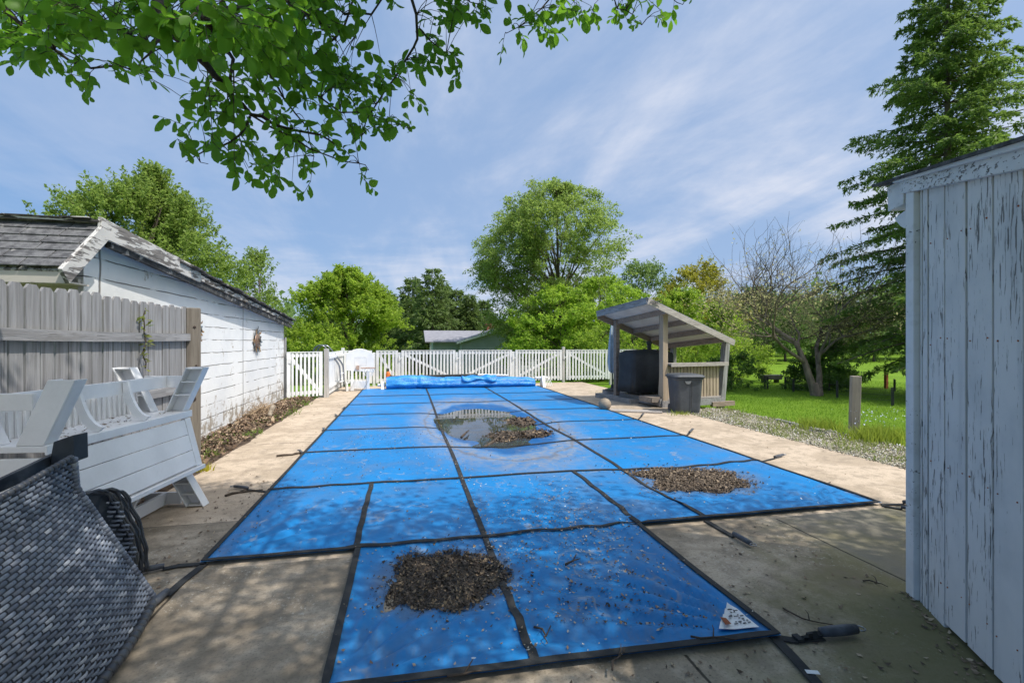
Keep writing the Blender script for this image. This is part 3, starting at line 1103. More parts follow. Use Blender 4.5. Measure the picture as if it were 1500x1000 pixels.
# mulch leaves
LITTER_M = chips('bed_litter_brown', (0.05, 0.032, 0.022), (0.20, 0.13, 0.08), (0.40, 0.30, 0.20))
pts = []
for k in range(8000):
    x, y = -3.04 + 0.74 * g.beta(1.4, 1.6), g.uniform(4.6, 13.2)
    z_ = 0.04 * (1 - abs((x + 2.7) / 0.45)) + 0.07 * math.exp(-((y - 10.3) / 1.3) ** 2) * (1 - abs((x + 2.75) / 0.5)) + g.uniform(0.03, 0.06)
    pts.append((x, y, max(0.02, z_)))
o = flakes('bed_leaf_litter', pts, (0.02, 0.075), LITTER_M, 0.9, (0.15, 0.7), seed=14)
tag(o, 'brown leaf litter covering the bed under the white wall', 'leaf litter', None, 'stuff')

n = 1500
cw = np.stack([g.uniform(-2.95, -2.32, 40), g.uniform(5.5, 13.0, 40)], 1)
Pw = np.zeros((n, 3))
Pw[:, :2] = cw[g.integers(0, 40, n)] + g.normal(0, 0.07, (n, 2))
Pw[:, 2] = 0.03
tag(blades('bed_weeds', Pw, (0.03, 0.10), (0.005, 0.011), leafmat('bed_weed_leaves', (0.07, 0.14, 0.02), (0.20, 0.27, 0.05), 0.3), 1.3, 13), 'small green weeds in the bed under the white wall', 'weeds', None, 'stuff')
# gravel stones and weeds
g = np.random.default_rng(5)
n = 9000
oc = np.array([(1, 0, 0), (0, 1, 0), (-1, 0, 0), (0, -1, 0), (0, 0, 1), (0, 0, -1)], float)
of = np.array([(0, 1, 4), (1, 2, 4), (2, 3, 4), (3, 0, 4), (1, 0, 5), (2, 1, 5), (3, 2, 5), (0, 3, 5)])
P = np.stack([5.68 + 1.28 * g.uniform(0, 1, n), 3.2 + 6.3 * g.uniform(0, 1, n) ** 1.0, g.uniform(-0.02, 0.012, n)], 1)
V_ = (P[:, None, :] + (oc[None] * g.uniform(0.006, 0.021, (n, 1, 1)) * g.uniform(0.6, 1.3, (n, 6, 1)))).reshape(-1, 3)
F_ = (of[None] + 6 * np.arange(n)[:, None, None]).reshape(-1, 3)
o = np_mesh('gravel_stones', V_, F_, chips('pale_gravel_stones', (0.20, 0.18, 0.13), (0.46, 0.42, 0.34), (0.66, 0.64, 0.60)))
tag(o, 'loose pale gravel in the strip between deck and lawn', 'gravel', None, 'stuff')


GRASS = leafmat('grass_blades', (0.095, 0.20, 0.014), (0.19, 0.31, 0.03), 0.4)
WEED = leafmat('weed_leaves', (0.10, 0.16, 0.03), (0.26, 0.29, 0.09), 0.3)
n = 60000
P = np.stack([6.9 + 12 * g.uniform(0, 1, n) ** 1.3, 4.2 + 12 * g.uniform(0, 1, n), np.full(n, LZ)], 1)
P[:, 2] = [terrain_z(a, b) - 0.005 for a, b in P[:, :2]]
tag(blades('grass', P, (0.025, 0.065), (0.003, 0.006), GRASS, 0.8, 2), 'short green grass of the lawn beyond the gravel strip', 'grass', None, 'stuff')
n = 4200
ctr = np.stack([g.uniform(5.72, 6.98, 190), g.uniform(3.4, 9.4, 190)], 1)
P = np.zeros((n, 3))
P[:, :2] = ctr[g.integers(0, 190, n)] + g.normal(0, 0.09, (n, 2))
P = P[(P[:, 0] > 5.7)]
tag(blades('gravel_weeds', P, (0.015, 0.06), (0.004, 0.009), WEED, 1.4, 3), 'low pale weeds sprouting through the gravel', 'weeds', None, 'stuff')


# twigs on the cover and concrete
def twig(label, pts, r=0.006, group='fallen twigs'):
    P = [Vector(p) for p in pts]
    q = []
    for i, p in enumerate(P):
        q.append(p)
        if i < len(P) - 1:
            q.append(p.lerp(P[i + 1], 0.5) + Vector((random.uniform(-1, 1), random.uniform(-1, 1), 0.3)) * 0.02)
    mb = MB()
    mb.tube(q, [r * (1 - 0.6 * i / (len(q) - 1)) for i in range(len(q))], 6)
    k = len(q) // 2
    mb.tube([q[k], q[k] + Vector((0.03, 0.04, 0.012)), q[k] + Vector((0.05, 0.08, 0.006))], [r * 0.6, r * 0.5, r * 0.3], 5)
    return tag(mb.build('fallen_twig', TWIG, smooth=True), label, 'twig', group)


def onc(*p):
    out = []
    for a, b in p:
        q = G(a, b, 0.03)
        out.append((q.x, q.y, zc(q.x, q.y) + 0.012))
    return out


def ong(*p):
    return [tuple(G(a, b, 0.008)) for a, b in p]


twig('thin bent twig on mossy concrete just above the twisted corner strap', ong((1147, 891), (1175, 906), (1200, 912), (1225, 918)), 0.005)
twig('short curved twig on the concrete nearest the white shed', ong((1264, 851), (1285, 854), (1301, 860)), 0.005)
twig('straight twig lying on the front flap close to the warning label', onc((1012, 934), (1045, 937), (1078, 941)), 0.006)
twig('twig on the bottom edge of the cover left of the middle strap', onc((655, 994), (680, 991), (705, 986)), 0.007)
twig('small stick crossing the bottom edge binding right of the middle strap', onc((897, 986), (906, 967), (914, 952)), 0.005)
twig('stubby stick on the front flap right of the leaf heap', onc((828, 829), (850, 823)), 0.008)
twig('curved twig right of the middle strap below the leaf heap', onc((782, 920), (800, 930), (802, 945)), 0.006)
twig('pale stick poking out of the puddle clump towards the front', [tuple(V(745, 641, 7.55)), tuple(V(758, 651, 7.2)), tuple(V(771, 660, 6.9))], 0.016)
twig('long brown branch piece lying across the puddle clump', [tuple(V(705, 659, 6.8)), tuple(V(722, 648, 7.15)), tuple(V(738, 634, 7.7))], 0.03)
twig('light wood piece at the left rim of the puddle', [tuple(V(676, 641, 7.35)), tuple(V(687, 631, 7.9))], 0.022)
twig('dark stick lying on the left deck beside the white wall bed', ong((405, 669), (428, 667), (450, 662)), 0.02)
twig('dark stick on the left deck nearest the stacked benches', ong((330, 727), (350, 722), (385, 718)), 0.014)

# ------------------------------------------------------------------ garage
GX = -3.05


def block_mat():
    m, nt, p, tc = shell('white_painted_block')
    s = nd(nt, 'ShaderNodeSeparateXYZ', {0: tc})
    wob = mth(nt, 'MULTIPLY', mth(nt, 'SUBTRACT', nz(nt, tc, 2.5, 3), 0.5), 0.03)
    zf = mth(nt, 'FRACT', mth(nt, 'DIVIDE', mth(nt, 'ADD', s.outputs[2], wob), 0.203))
    dl = mth(nt, 'ABSOLUTE', mth(nt, 'SUBTRACT', zf, 0.5))
    gap = nz(nt, mapping(nt, tc, (1, 1.6, 3)), 1.6, 4)
    line = mth(nt, 'MULTIPLY', mth(nt, 'SUBTRACT', 1.0, ramp(nt, dl, 0.010, 0.042)), ramp(nt, gap, 0.36, 0.54))
    # stepped vertical joint
    vd = mth(nt, 'ABSOLUTE', mth(nt, 'ADD', mth(nt, 'SUBTRACT', s.outputs[1], 9.95), mth(nt, 'MULTIPLY', wob, 0.8)))
    vl = mth(nt, 'SUBTRACT', 1.0, ramp(nt, vd, 0.006, 0.02))
    vd2 = mth(nt, 'ABSOLUTE', mth(nt, 'ADD', mth(nt, 'SUBTRACT', s.outputs[1], 5.62), mth(nt, 'MULTIPLY', wob, 2.5)))
    vl = mth(nt, 'MAXIMUM', vl, mth(nt, 'SUBTRACT', 1.0, ramp(nt, vd2, 0.006, 0.022)))
    line = mth(nt, 'MAXIMUM', line, vl)
    base = mixc(nt, ramp(nt, nz(nt, tc, 1.4, 6), 0.35, 0.7), (0.80, 0.80, 0.79), (0.70, 0.71, 0.72))
    low = ramp(nt, s.outputs[2], 0.75, 0.1)
    far = ramp(nt, s.outputs[1], 11.6, 12.6)
    stn = nz(nt, mapping(nt, tc, (1, 2.4, 1.6)), 2.2, 7, 0.75)
    wear = ramp(nt, mth(nt, 'ADD', stn, mth(nt, 'ADD', mth(nt, 'MULTIPLY', low, 0.17), mth(nt, 'MULTIPLY', far, 0.09))), 0.60, 0.68)
    fl = ramp(nt, nz(nt, tc, 9, 5, 0.7), 0.42, 0.56)
    base = mixc(nt, mth(nt, 'MULTIPLY', wear, fl), base, (0.36, 0.31, 0.25))
    base = mixc(nt, mth(nt, 'MULTIPLY', line, 0.85), base, (0.12, 0.105, 0.09))
    setin(nt, p, 'Base Color', base)
    p.inputs['Roughness'].default_value = 0.75
    bump(nt, p, mth(nt, 'ADD', mth(nt, 'MULTIPLY', line, -1.0), mth(nt, 'MULTIPLY', nz(nt, tc, 12, 5), 0.4)), 0.9, 0.016)
    return m


BLOCK = block_mat()
gar = thing('garage', 'white painted block garage with a worn shingle roof on the left', 'garage', (-5.5, 9, 0))
mb = MB()
prof = [(5.38, -0.2), (5.38, 2.42), (5.50, 2.50), (13.0, 1.92), (13.0, -0.2)]
mb.prism([(GX, y, z) for y, z in prof], (-6, 0, 0))
mb.build('wall', BLOCK, gar)
mb = MB()
def zroof(y):
    return 2.63 + (y - 5.36) * (2.05 - 2.63) / (12.85 - 5.36)
mb.prism([(-2.90, 5.36, zroof(5.36)), (-2.90, 13.2, zroof(13.2)), (-2.90, 13.2, zroof(13.2) - 0.07), (-2.90, 5.36, zroof(5.36) - 0.07)], (-6.3, 0, 0))
roof = mb.build('roof', SHING, gar)
# ragged shingle edge over the long rake
mb = MB()
y = 6.9
while y < 13.1:
    L = random.uniform(0.16, 0.36)
    mb.box((-2.93 + random.uniform(-0.02, 0.03), y + L / 2, zroof(y + L / 2) + 0.016), (0.24, L * 0.97, 0.022),
           Matrix.Rotation(R(-4.4 + random.uniform(-3, 3)), 3, 'X') @ Matrix.Rotation(R(random.uniform(-6, 6)), 3, 'Y'))
    y += L
mb.build('ragged_shingle_edge', TARM, roof)
pts = []
gg = np.random.default_rng(31)
for k in range(900):
    y = gg.choice([gg.normal(8.6, 0.5), gg.uniform(7, 13)])
    pts.append((-2.98 + gg.normal(0, 0.05), y, zroof(y) + 0.03 + gg.uniform(0, 0.035)))
o = flakes('roof_debris', pts, (0.02, 0.06), LITTER_D, 0.9, seed=2)
hook(o, roof)
# short front slope with shingle courses
fa = R(46)
NC = 6
mb = MB()
y_r, z_r, y_e, z_e = 5.36, 2.62, 4.82, 2.13
Ls = math.hypot(y_r - y_e, z_r - z_e)
ang = math.atan2(z_r - z_e, y_r - y_e)
for c in range(NC):
    x = -9.2 + random.uniform(0, 0.2)
    while x < -2.90:
        Wt = min(random.uniform(0.28, 0.34), -2.885 - x)
        t0 = c / NC
        cy = y_e + (y_r - y_e) * (t0 + 0.55 / NC)
        cz = z_e + (z_r - z_e) * (t0 + 0.55 / NC)
        Mx = Matrix.Rotation(ang - R(5) + R(random.uniform(-1.5, 1.5)), 3, 'X')
        mb.box((x + Wt / 2, cy, cz + 0.012), (Wt - 0.008, Ls / NC * 1.18, 0.014), Mx)
        x += Wt
mb.build('front_shingles', SHING, gar, bevel=0.003)
mb = MB()
mb.prism([(-2.905, y_r, z_r - 0.03), (-2.905, y_e + 0.02, z_e - 0.02), (-2.905, y_e + 0.06, z_e - 0.06), (-2.905, y_r, z_r - 0.10)], (-6.3, 0, 0))
mb.build('front_deck', RAKE, gar)
mb = MB()
mb.beam((-9.2, 5.36, 2.650), (-2.88, 5.36, 2.650), 0.15, 0.02)
for k in range(16):
    x = -6.5 + k * 0.23
    mb.box((x, 5.33 + random.uniform(-.02, .02), 2.664 + random.uniform(0, .008)), (0.24, 0.16, 0.008), Matrix.Rotation(R(random.uniform(-5, 5)), 3, 'X'))
mb.build('ridge_cap', peel('flaking_ridge_paint', (0.66, 0.64, 0.60), (0.08, 0.075, 0.07), axis=0, th=0.47, sc_a=20, sc_l=5), gar)
# rake boards and fascia
mb = MB()
mb.beam((-2.875, 5.30, zroof(5.36) - 0.035), (-2.875, 7.55, zroof(7.55) - 0.03), 0.035, 0.19)
mb.build('rake_board', RAKE, gar, bevel=0.004)
mb = MB()
mb.beam((-2.876, 7.56, zroof(7.56) - 0.06), (-2.876, 9.6, zroof(9.6) - 0.055), 0.03, 0.085)
mb.beam((-2.88, 9.61, zroof(9.61) - 0.06), (-2.88, 13.2, zroof(13.2) - 0.06), 0.03, 0.075)
mb.build('far_rake_board', peel('bare_rake_paint', (0.52, 0.50, 0.47), (0.13, 0.115, 0.105), axis=1, th=0.44, sc_a=26, sc_l=3.5), gar, bevel=0.004)
mb = MB()
mb.beam((-2.91, 5.5, zroof(5.5) - 0.15), (-2.91, 13.1, zroof(13.1) - 0.15), 0.05, 0.07)
mb.build('under_trim', TARM, gar)
mb = MB()
mb.beam((-2.862, y_r - 0.02, z_r - 0.08), (-2.862, y_e - 0.03, z_e - 0.075), 0.035, 0.15, (0, -1, 1))
mb.build('front_rake_board', RAKE, gar, bevel=0.004)
mb = MB()
mb.bb((-9.2, 4.845, 2.00), (-2.885, 4.87, 2.10))
mb.build('fascia', peel('eave_fascia_paint', (0.55, 0.51, 0.45), (0.24, 0.2, 0.17), axis=0, th=0.68), gar, bevel=0.003)
mb = MB()
mb.bb((-9.1, 4.875, 2.03), (-3.0, 5.375, 2.045))
mb.build('soffit', PANELW, gar)
mb = MB()
for k in range(7):
    mb.bb((-9.0, 5.345 - 0.002 * k, 0.0 + k * 0.3), (-3.07, 5.375, 0.297 + k * 0.3))
mb.build('front_siding', peel('beige_front_paint', (0.50, 0.47, 0.42), (0.25, 0.22, 0.2), axis=0, th=0.72), gar)
mb = MB()
for a, b in (((-4.9, 5.30, 1.93), (-3.62, 5.33, 2.0)), ((-4.9, 5.30, 1.0), (-3.62, 5.33, 1.07)), ((-3.68, 5.301, 1.07), (-3.62, 5.329, 1.93)), ((-4.9, 5.301, 1.07), (-4.84, 5.329, 1.93))):
    mb.bb(a, b)
wf = mb.build('window', RAFTER, gar)
mb = MB()
mb.bb((-4.84, 5.31, 1.07), (-3.68, 5.322, 1.93))
mb.build('pane', DARKM, wf)

# sun faces on the wall
def sun_face(name_label, cy, cz, r, seed, cols):
    random.seed(seed)
    root = thing('sun_ornament', name_label, 'wall ornament', (GX + 0.02, cy, cz), 'metal sun faces on the white wall')
    mb = MB()
    MX = Matrix.Rotation(R(90), 3, 'Y')
    mb.lathe([(r * 0.50, 0.0), (r * 0.50, 0.008), (r * 0.42, 0.035), (r * 0.25, 0.052), (0.002, 0.058)], (GX + 0.012, cy, cz), 24, MX)
    f = mb.build('face', cols[0], root, smooth=True)
    mf = MB()
    for sgn in (-1, 1):
        mf.lathe([(0.002, -r * .06), (r * .07, 0), (0.002, r * .06)], (GX + 0.066, cy + sgn * r * 0.17, cz + r * 0.12), 10)
    mf.beam((GX + 0.074, cy, cz + r * 0.12), (GX + 0.082, cy, cz - r * 0.08), r * 0.08, 0.02, (1, 0, 0))
    mf.tube([(GX + 0.062, cy + t * r * 0.2, cz - r * (0.2 - 0.06 * t * t)) for t in (-1, -.5, 0, .5, 1)], r * 0.03, 6)
    mf.build('features', DARKM, f, smooth=True)
    for k in range(16):
        a = 2 * math.pi * k / 16
        R_ = r * (1.0 if k % 2 == 0 else 0.82)
        mb = MB()
        L, Rr = [], []
        for i in range(7):
            t = i / 6
            rad = r * 0.47 + (R_ - r * 0.47) * t
            wob = 0.10 * math.sin(t * 6.0) * (1 if k % 2 == 0 else 0.2)
            wd = 0.30 * (1 - t) ** 0.7 + 0.01
            for lst, sg in ((L, -1), (Rr, 1)):
                aa = a + wob + sg * wd * (r * 0.5 / max(rad, 0.01))
                lst.append((GX + 0.014 + 0.02 * t, cy + rad * math.cos(aa), cz + rad * math.sin(aa)))
        mb.prism(L + Rr[::-1], (0.006, 0, 0))
        mb.build('ray', cols[1 + k % 3], root)
    return root


SUNC = [generic('sun_copper', (0.20, 0.13, 0.095), (0.34, 0.23, 0.16), 20, rough=0.4, metal=0.4),
        generic('sun_blue_grey', (0.12, 0.15, 0.18), (0.2, 0.24, 0.27), 20, rough=0.5),
        generic('sun_dark', (0.05, 0.05, 0.05), (0.1, 0.09, 0.08), 20, rough=0.5),
        generic('sun_ochre', (0.34, 0.22, 0.10), (0.22, 0.13, 0.06), 20, rough=0.5)]
sun_face('metal sun face with wavy dark rays in the middle of the white wall', 10.75, 1.51, 0.31, 3, SUNC)
sun_face('sun face ornament peeking out behind the tall fence post', 7.86, 1.66, 0.22, 4, [SUNC[3], SUNC[3], SUNC[1], SUNC[0]])
random.seed(11)

# ------------------------------------------------------------------ weathered board fence
bf = thing('board_fence', 'weathered grey dog-ear board fence in front of the garage', 'fence', (-2.75, 4.8, 0))
FA, FB = Vector((-2.93, 2.2, 0)), Vector((-2.70, 6.66, 0))
fd = (FB - FA).normalized()
fn = Vector((fd.y, -fd.x, 0))
Lf = (FB - FA).length
mb = MB()
t = 0.0
while t < Lf - 0.05:
    wd = random.uniform(0.135, 0.15)
    p = FA + fd * (t + wd / 2) - fn * random.uniform(0.0, 0.006)
    top = 1.965 + 0.02 * mnoise.noise(Vector((t * 2, 0, 0))) - 0.05 * (t / Lf) + random.uniform(-0.012, 0.012)
    hw = wd / 2 - random.uniform(0.006, 0.012)
    lean = random.uniform(-0.008, 0.008)
    poly = [p - fd * hw + Vector((0, 0, 0.04)), p + fd * hw + Vector((0, 0, 0.04)), p + fd * (hw + lean) + Vector((0, 0, top - 0.035)), p + fd * (hw * 0.55 + lean) + Vector((0, 0, top)),
            p - fd * (hw * 0.55 - lean) + Vector((0, 0, top)), p - fd * (hw - lean) + Vector((0, 0, top - 0.035))]
    mb.prism(poly, fn * 0.018)
    t += wd
mb.build('pickets', GREY, bf)
for z0, z1, sag in ((1.60, 1.555, 0.03), (0.95, 0.93, 0.01)):
    mb = MB()
    prev = None
    for i in range(9):
        s_ = i / 8
        p = FA.lerp(FB, s_) + fn * 0.045 + Vector((0, 0, z0 + (z1 - z0) * s_ - sag * 4 * s_ * (1 - s_)))
        if prev is not None:
            mb.beam(prev, p, 0.04, 0.09)
        prev = p
    mb.build('rail', GREY_Y, bf)
mb = MB()
pp = FB + fd * 0.09 + fn * 0.06
mb.box((pp.x, pp.y, 0.96), (0.15, 0.15, 1.92), Matrix.Rotation(R(20), 3, 'Z'))
post = mb.build('post', POSTW, bf, bevel=0.012)
mb = MB()
for z_, r_, dy in ((1.68, 0.017, 0.01), (0.78, 0.045, -0.01), (1.2, 0.012, 0.03)):
    mb.lathe([(r_, 0.0), (r_ * 0.8, 0.004), (0.002, 0.005)], (pp.x + 0.078 * math.sin(R(20)) + dy, pp.y - 0.074 * math.cos(R(20)) - 0.001, z_), 14, Matrix.Rotation(R(20), 3, 'Z') @ Matrix.Rotation(R(90), 3, 'X'))
mb.build('knot', generic('wood_knot', (0.07, 0.05, 0.04), (0.035, 0.025, 0.02), 60), post)
# vine on the fence
VINE = leafmat('vine_leaves', (0.06, 0.13, 0.02), (0.25, 0.25, 0.06), 0.35)
mb = MB()
vx = FA + fd * (Lf - 0.98) + fn * 0.075
vp = [Vector((vx.x + 0.01 * math.sin(k * 1.7), vx.y + 0.02 * math.cos(k * 1.1), 1.22 + k * 0.055)) for k in range(12)]
vine = thing('vine', 'thin ivy sprig climbing over the top of the board fence', 'vine', (vx.x, vx.y, 0))
mb.tube(vp, 0.006, 5)
mb.build('stem', TWIG, vine)

# ------------------------------------------------------------------ leaves
def leaf_quads(P, d, L, wr, seed, up_bias=0.6, fold=0.18, hexa=False):
    """P base points (n,3), d axes (n,3), L lengths; returns verts, faces. Each leaf folded along its midrib"""
    g = np.random.default_rng(seed)
    n = len(P)
    d = d / np.maximum(np.linalg.norm(d, axis=1), 1e-6)[:, None]
    nrm = g.normal(0, 1, (n, 3)) * (1 - up_bias)
    nrm[:, 2] += up_bias
    s = np.cross(d, nrm)
    s /= np.maximum(np.linalg.norm(s, axis=1), 1e-6)[:, None]
    nn = np.cross(s, d)
    L = L[:, None]
    W = L * wr
    if not hexa:
        v = np.stack([P, P + d * L * 0.5 + s * W * 0.5 + nn * L * fold * 0.5, P + d * L, P + d * L * 0.5 - s * W * 0.5 + nn * L * fold * 0.5], 1)
        return v.reshape(-1, 3), np.arange(4 * n).reshape(-1, 4)
    droop = -nn * L * 0.10
    prof = [(0.0, 0.03), (0.18, 0.55), (0.42, 0.94), (0.66, 1.0), (0.86, 0.66), (1.0, 0.04)]
    rows = []
    curl = g.uniform(-0.6, 2.6, n)[:, None]
    for t, w_ in prof:
        c = P + d * L * t + droop * curl * (t * t) * 1.6
        rows += [c + s * W * 0.5 * w_ + nn * L * fold * w_ * 0.35, c, c - s * W * 0.5 * w_ + nn * L * fold * w_ * 0.35]
    v = np.stack(rows, 1)
    k = len(prof) * 3
    f = []
    for i in range(len(prof) - 1):
        b = i * 3
        f += [(b, b + 1, b + 4, b + 3), (b + 1, b + 2, b + 5, b + 4)]
    f = np.array(f)
    F = (f[None] + k * np.arange(n)[:, None, None]).reshape(-1, 4)
    return v.reshape(-1, 3), F


def crown_mesh(name, P, d, L, wr, m, parent, seed, **kw):
    v, f = leaf_quads(np.asarray(P), np.asarray(d), np.asarray(L), wr, seed, **kw)
    return np_mesh(name, v, f, m, parent, smooth=kw.get('hexa', False))


gv = np.random.default_rng(2)
bp = np.array([vp[i] for i in gv.integers(0, 12, 46)]) + gv.normal(0, 0.012, (46, 3))
crown_mesh('leaves', bp, gv.normal(0, 1, (46, 3)) + np.array([0.8, 0, 0.3]), gv.uniform(0.03, 0.085, 46), 0.45, VINE, vine, 3)


def bez(p0, p1, p2, n=6):
    return [p0.lerp(p1, t).lerp(p1.lerp(p2, t), t) for t in np.linspace(0, 1, n)]


def broadleaf(name, label, base, h, prof, m, bark, seed, shoots=700, slen=0.5, per=34, lsize=0.12, up=0.5, droop=0.0, lobes=9, gap=0.0, trunk_r=None, wr=0.55, limbs=26, z0f=0.15, sq=1.0, lean=(0, 0), group=None, spread=0.35):
    """tapered trunk, bezier limbs and a crown made of leafy shoots. prof = [(height fraction, radius)]"""
    g = np.random.default_rng(seed)
    base = Vector(base)
    root = thing(name, label, 'tree', base, group)
    zf = np.array([p[0] for p in prof])
    rf = np.array([p[1] for p in prof])
    tr = trunk_r or h * 0.018
    tp = [base + Vector((lean[0] * t + 0.04 * h * 0.3 * math.sin(3 * t + seed), lean[1] * t + 0.02 * h * math.cos(2.3 * t + seed) - 0.02 * h * math.cos(seed), h * 0.86 * t)) for t in np.linspace(0, 1, 9)]
    mb = MB()
    mb.tube(tp, [tr * (1.35 if i == 0 else 1) * (1 - 0.85 * i / 8) for i in range(9)], 9)
    phase = g.uniform(0, 6.28, 6)
    P, Dd, Ls = [], [], []
    tips = []
    # clump centres give light and dark masses
    nl = lobes * 7
    lob = []
    for k in range(nl):
        z = g.uniform(prof[0][0], 1.0)
        a = g.uniform(0, 2 * math.pi)
        q = math.sqrt(g.uniform(0.08, 1.0))
        lob.append((z, a, q))
    n_s = 0
    for k in range(shoots):
        z, a, q = lob[g.integers(0, nl)]
        z = min(1.0, max(prof[0][0], z + g.normal(0, 0.045)))
        r = np.interp(z, zf, rf)
        lump = 1 + 0.16 * math.sin(3 * a + phase[0] + 5 * z) + 0.12 * math.sin(5 * a + phase[1] - 9 * z) + 0.08 * math.sin(11 * a + phase[2] + 17 * z)
        q = min(1.0, max(0.1, q + g.normal(0, 0.10)))
        a = a + g.normal(0, 0.22)
        rr_ = r * lump * q
        tpos = tp[0].lerp(tp[-1], min(1, z / 0.86))
        c = Vector((tpos.x + rr_ * math.cos(a), tpos.y + rr_ * math.sin(a) * sq, base.z + z * h))
        out = Vector((math.cos(a), math.sin(a) * sq, 0)) * (0.35 + q)
        dv = out + Vector((0, 0, up * (0.5 + z))) + Vector(g.normal(0, 0.35, 3))
        dv.normalize()
        L = slen * g.uniform(0.5, 1.35)
        pl = per + int(g.integers(-per // 4, per // 4 + 1))
        ts = g.uniform(0, 1, pl)
        cc = np.array(c)[None] + np.outer(ts, np.array(dv) * L) + np.outer(ts ** 2, np.array([0, 0, -droop * L]))
        cc += g.normal(0, 1, (pl, 3)) * (slen * spread * (1 - 0.72 * ts))[:, None] * 0.5
        P.append(cc)
        dd = g.normal(0, 1, (pl, 3)) * 0.8 + np.array(dv) * 0.9 + np.array([0, 0, -0.35 - droop])
        Dd.append(dd)
        Ls.append(g.uniform(0.6, 1.25, pl) * lsize)
        tips.append((c, dv * L, q))
        if k % 2 == 0:
            e_ = c + dv * L + Vector((0, 0, -droop * L))
            mb.tube([c - dv * L * 0.25, c + dv * L * 0.5 + Vector((0, 0, -droop * L * 0.25)), e_], [tr * 0.06, tr * 0.04, tr * 0.02], 3, False)
    for k in range(limbs):
        c, dv, q = tips[g.integers(0, len(tips))]
        zt = max(z0f * h, (c.z - base.z) * g.uniform(0.45, 0.8))
        t = min(0.98, zt / (h * 0.86))
        i = int(t * 8)
        s0 = tp[i].lerp(tp[min(i + 1, 8)], t * 8 - i)
        rr0 = tr * (1 - 0.85 * t) * 0.62
        mid = s0.lerp(c, 0.5) + Vector((0, 0, 0.12 * (c - s0).length))
        q_ = bez(s0, mid, c, 6)
        mb.tube(q_, [rr0 * (1 - 0.8 * j / 5) for j in range(6)], 6, False)
    mb.build('trunk', bark, root, smooth=True)
    crown_mesh('crown', np.concatenate(P), np.concatenate(Dd), np.concatenate(Ls), wr, m, root, seed + 1)
    return root


def conifer(name, label, base, h, rad, m, bark, seed, whorls=34, per=6, twigs=10, cards=7, csize=0.16, z0=0.08, trunk_r=None, droop=0.25, power=0.85, group=None, fac=1.0, wid=0.30):
    g = np.random.default_rng(seed)
    base = Vector(base)
    root = thing(name, label, 'tree', base, group)
    tr = trunk_r or h * 0.014
    mb = MB()
    mb.tube([base + Vector((0.01 * h * math.sin(t * 4 + seed) * 0.4, 0, h * t)) for t in np.linspace(0, 1, 9)], [tr * (1 - 0.93 * t) for t in np.linspace(0, 1, 9)], 9)
    P, Dd, Ls = [], [], []
    for wv in range(whorls):
        t = z0 + (1 - z0) * (wv + g.uniform(-0.3, 0.3)) / whorls
        if t > 0.995:
            continue
        Rm = rad * (1 - t) ** power * (0.45 + 0.55 * min(1, (t - z0) / 0.08 + 0.4))
        nb = per if t < 0.8 else max(3, per - 2)
        a0 = g.uniform(0, 6.28)
        for b in range(nb):
            a = a0 + 2 * math.pi * b / nb + g.normal(0, 0.25)
            L = Rm * g.uniform(0.55, 1.18) + 0.06 * rad
            dh = Vector((math.cos(a), math.sin(a), 0))
            s0 = base + Vector((0, 0, h * t))
            dr = droop * g.uniform(0.6, 1.5) * (1.2 - t * 0.9)
            def pt(s):
                return s0 + dh * (L * s) + Vector((0, 0, L * (0.18 * s * (0.3 + t) - dr * s * s + 0.22 * dr * s ** 4)))
            q = [pt(s) for s in np.linspace(0, 1, 6)]
            br = tr * (1 - t * 0.9) * 0.28 + 0.004
            mb.tube(q, [br * (1 - 0.85 * i / 5) for i in range(6)], 4, False)
            nt_ = max(3, int(twigs * (0.35 + 0.65 * L / max(rad, 0.01))))
            side = np.array([-dh.y, dh.x, 0])
            for k in range(nt_):
                s = 0.16 + 0.84 * (k + g.uniform(0, 1)) / nt_
                c = np.array(pt(s))
                for sg in (-1, 1):
                    tl = (0.30 * L * (1.15 - s) + 0.10) * g.uniform(0.6, 1.25) * fac
                    td = side * sg * 0.9 + np.array(dh) * 0.55 + np.array([0, 0, -0.35 * g.uniform(0, 1.6)])
                    td = td / np.linalg.norm(td)
                    ss = g.uniform(0.0, 1.0, cards)
                    cc = c[None] + np.outer(ss, td * tl) + np.outer(ss ** 2, np.array([0, 0, -0.28 * tl]))
                    cc += g.normal(0, 0.018 * csize / 0.16, (cards, 3))
                    dd = td[None] * 0.9 + g.normal(0, 0.45, (cards, 3)) + np.array([0, 0, -0.15])
                    P.append(cc)
                    Dd.append(dd)
                    Ls.append(g.uniform(0.6, 1.2, cards) * csize)
    P = np.concatenate(P)
    Dd = np.concatenate(Dd)
    Ls = np.concatenate(Ls)
    mb.build('trunk', bark, root, smooth=True)
    crown_mesh('crown', P, Dd, Ls, wid, m, root, seed + 5, up_bias=0.45)
    return root


LF_MAPLE = leafmat('maple_leaves', (0.105, 0.165, 0.03), (0.24, 0.33, 0.07), 0.45)
LF_BRIGHT = leafmat('bright_green_leaves', (0.13, 0.215, 0.022), (0.30, 0.41, 0.05), 0.45)
LF_CENTER = leafmat('birch_leaves', (0.12, 0.185, 0.035), (0.27, 0.36, 0.08), 0.45)
LF_LIME = leafmat('lime_leaves', (0.13, 0.235, 0.020), (0.31, 0.44, 0.05), 0.45)
LF_YEL = leafmat('yellow_green_leaves', (0.16, 0.18, 0.02), (0.34, 0.32, 0.04), 0.4)
LF_BLUE = leafmat('dull_green_leaves', (0.09, 0.16, 0.045), (0.20, 0.29, 0.085), 0.4)
LF_DARK = leafmat('dark_green_leaves', (0.045, 0.10, 0.02), (0.12, 0.21, 0.038), 0.38)
LF_TAN = leafmat('tan_budding_leaves', (0.36, 0.29, 0.12), (0.58, 0.50, 0.23), 0.4)
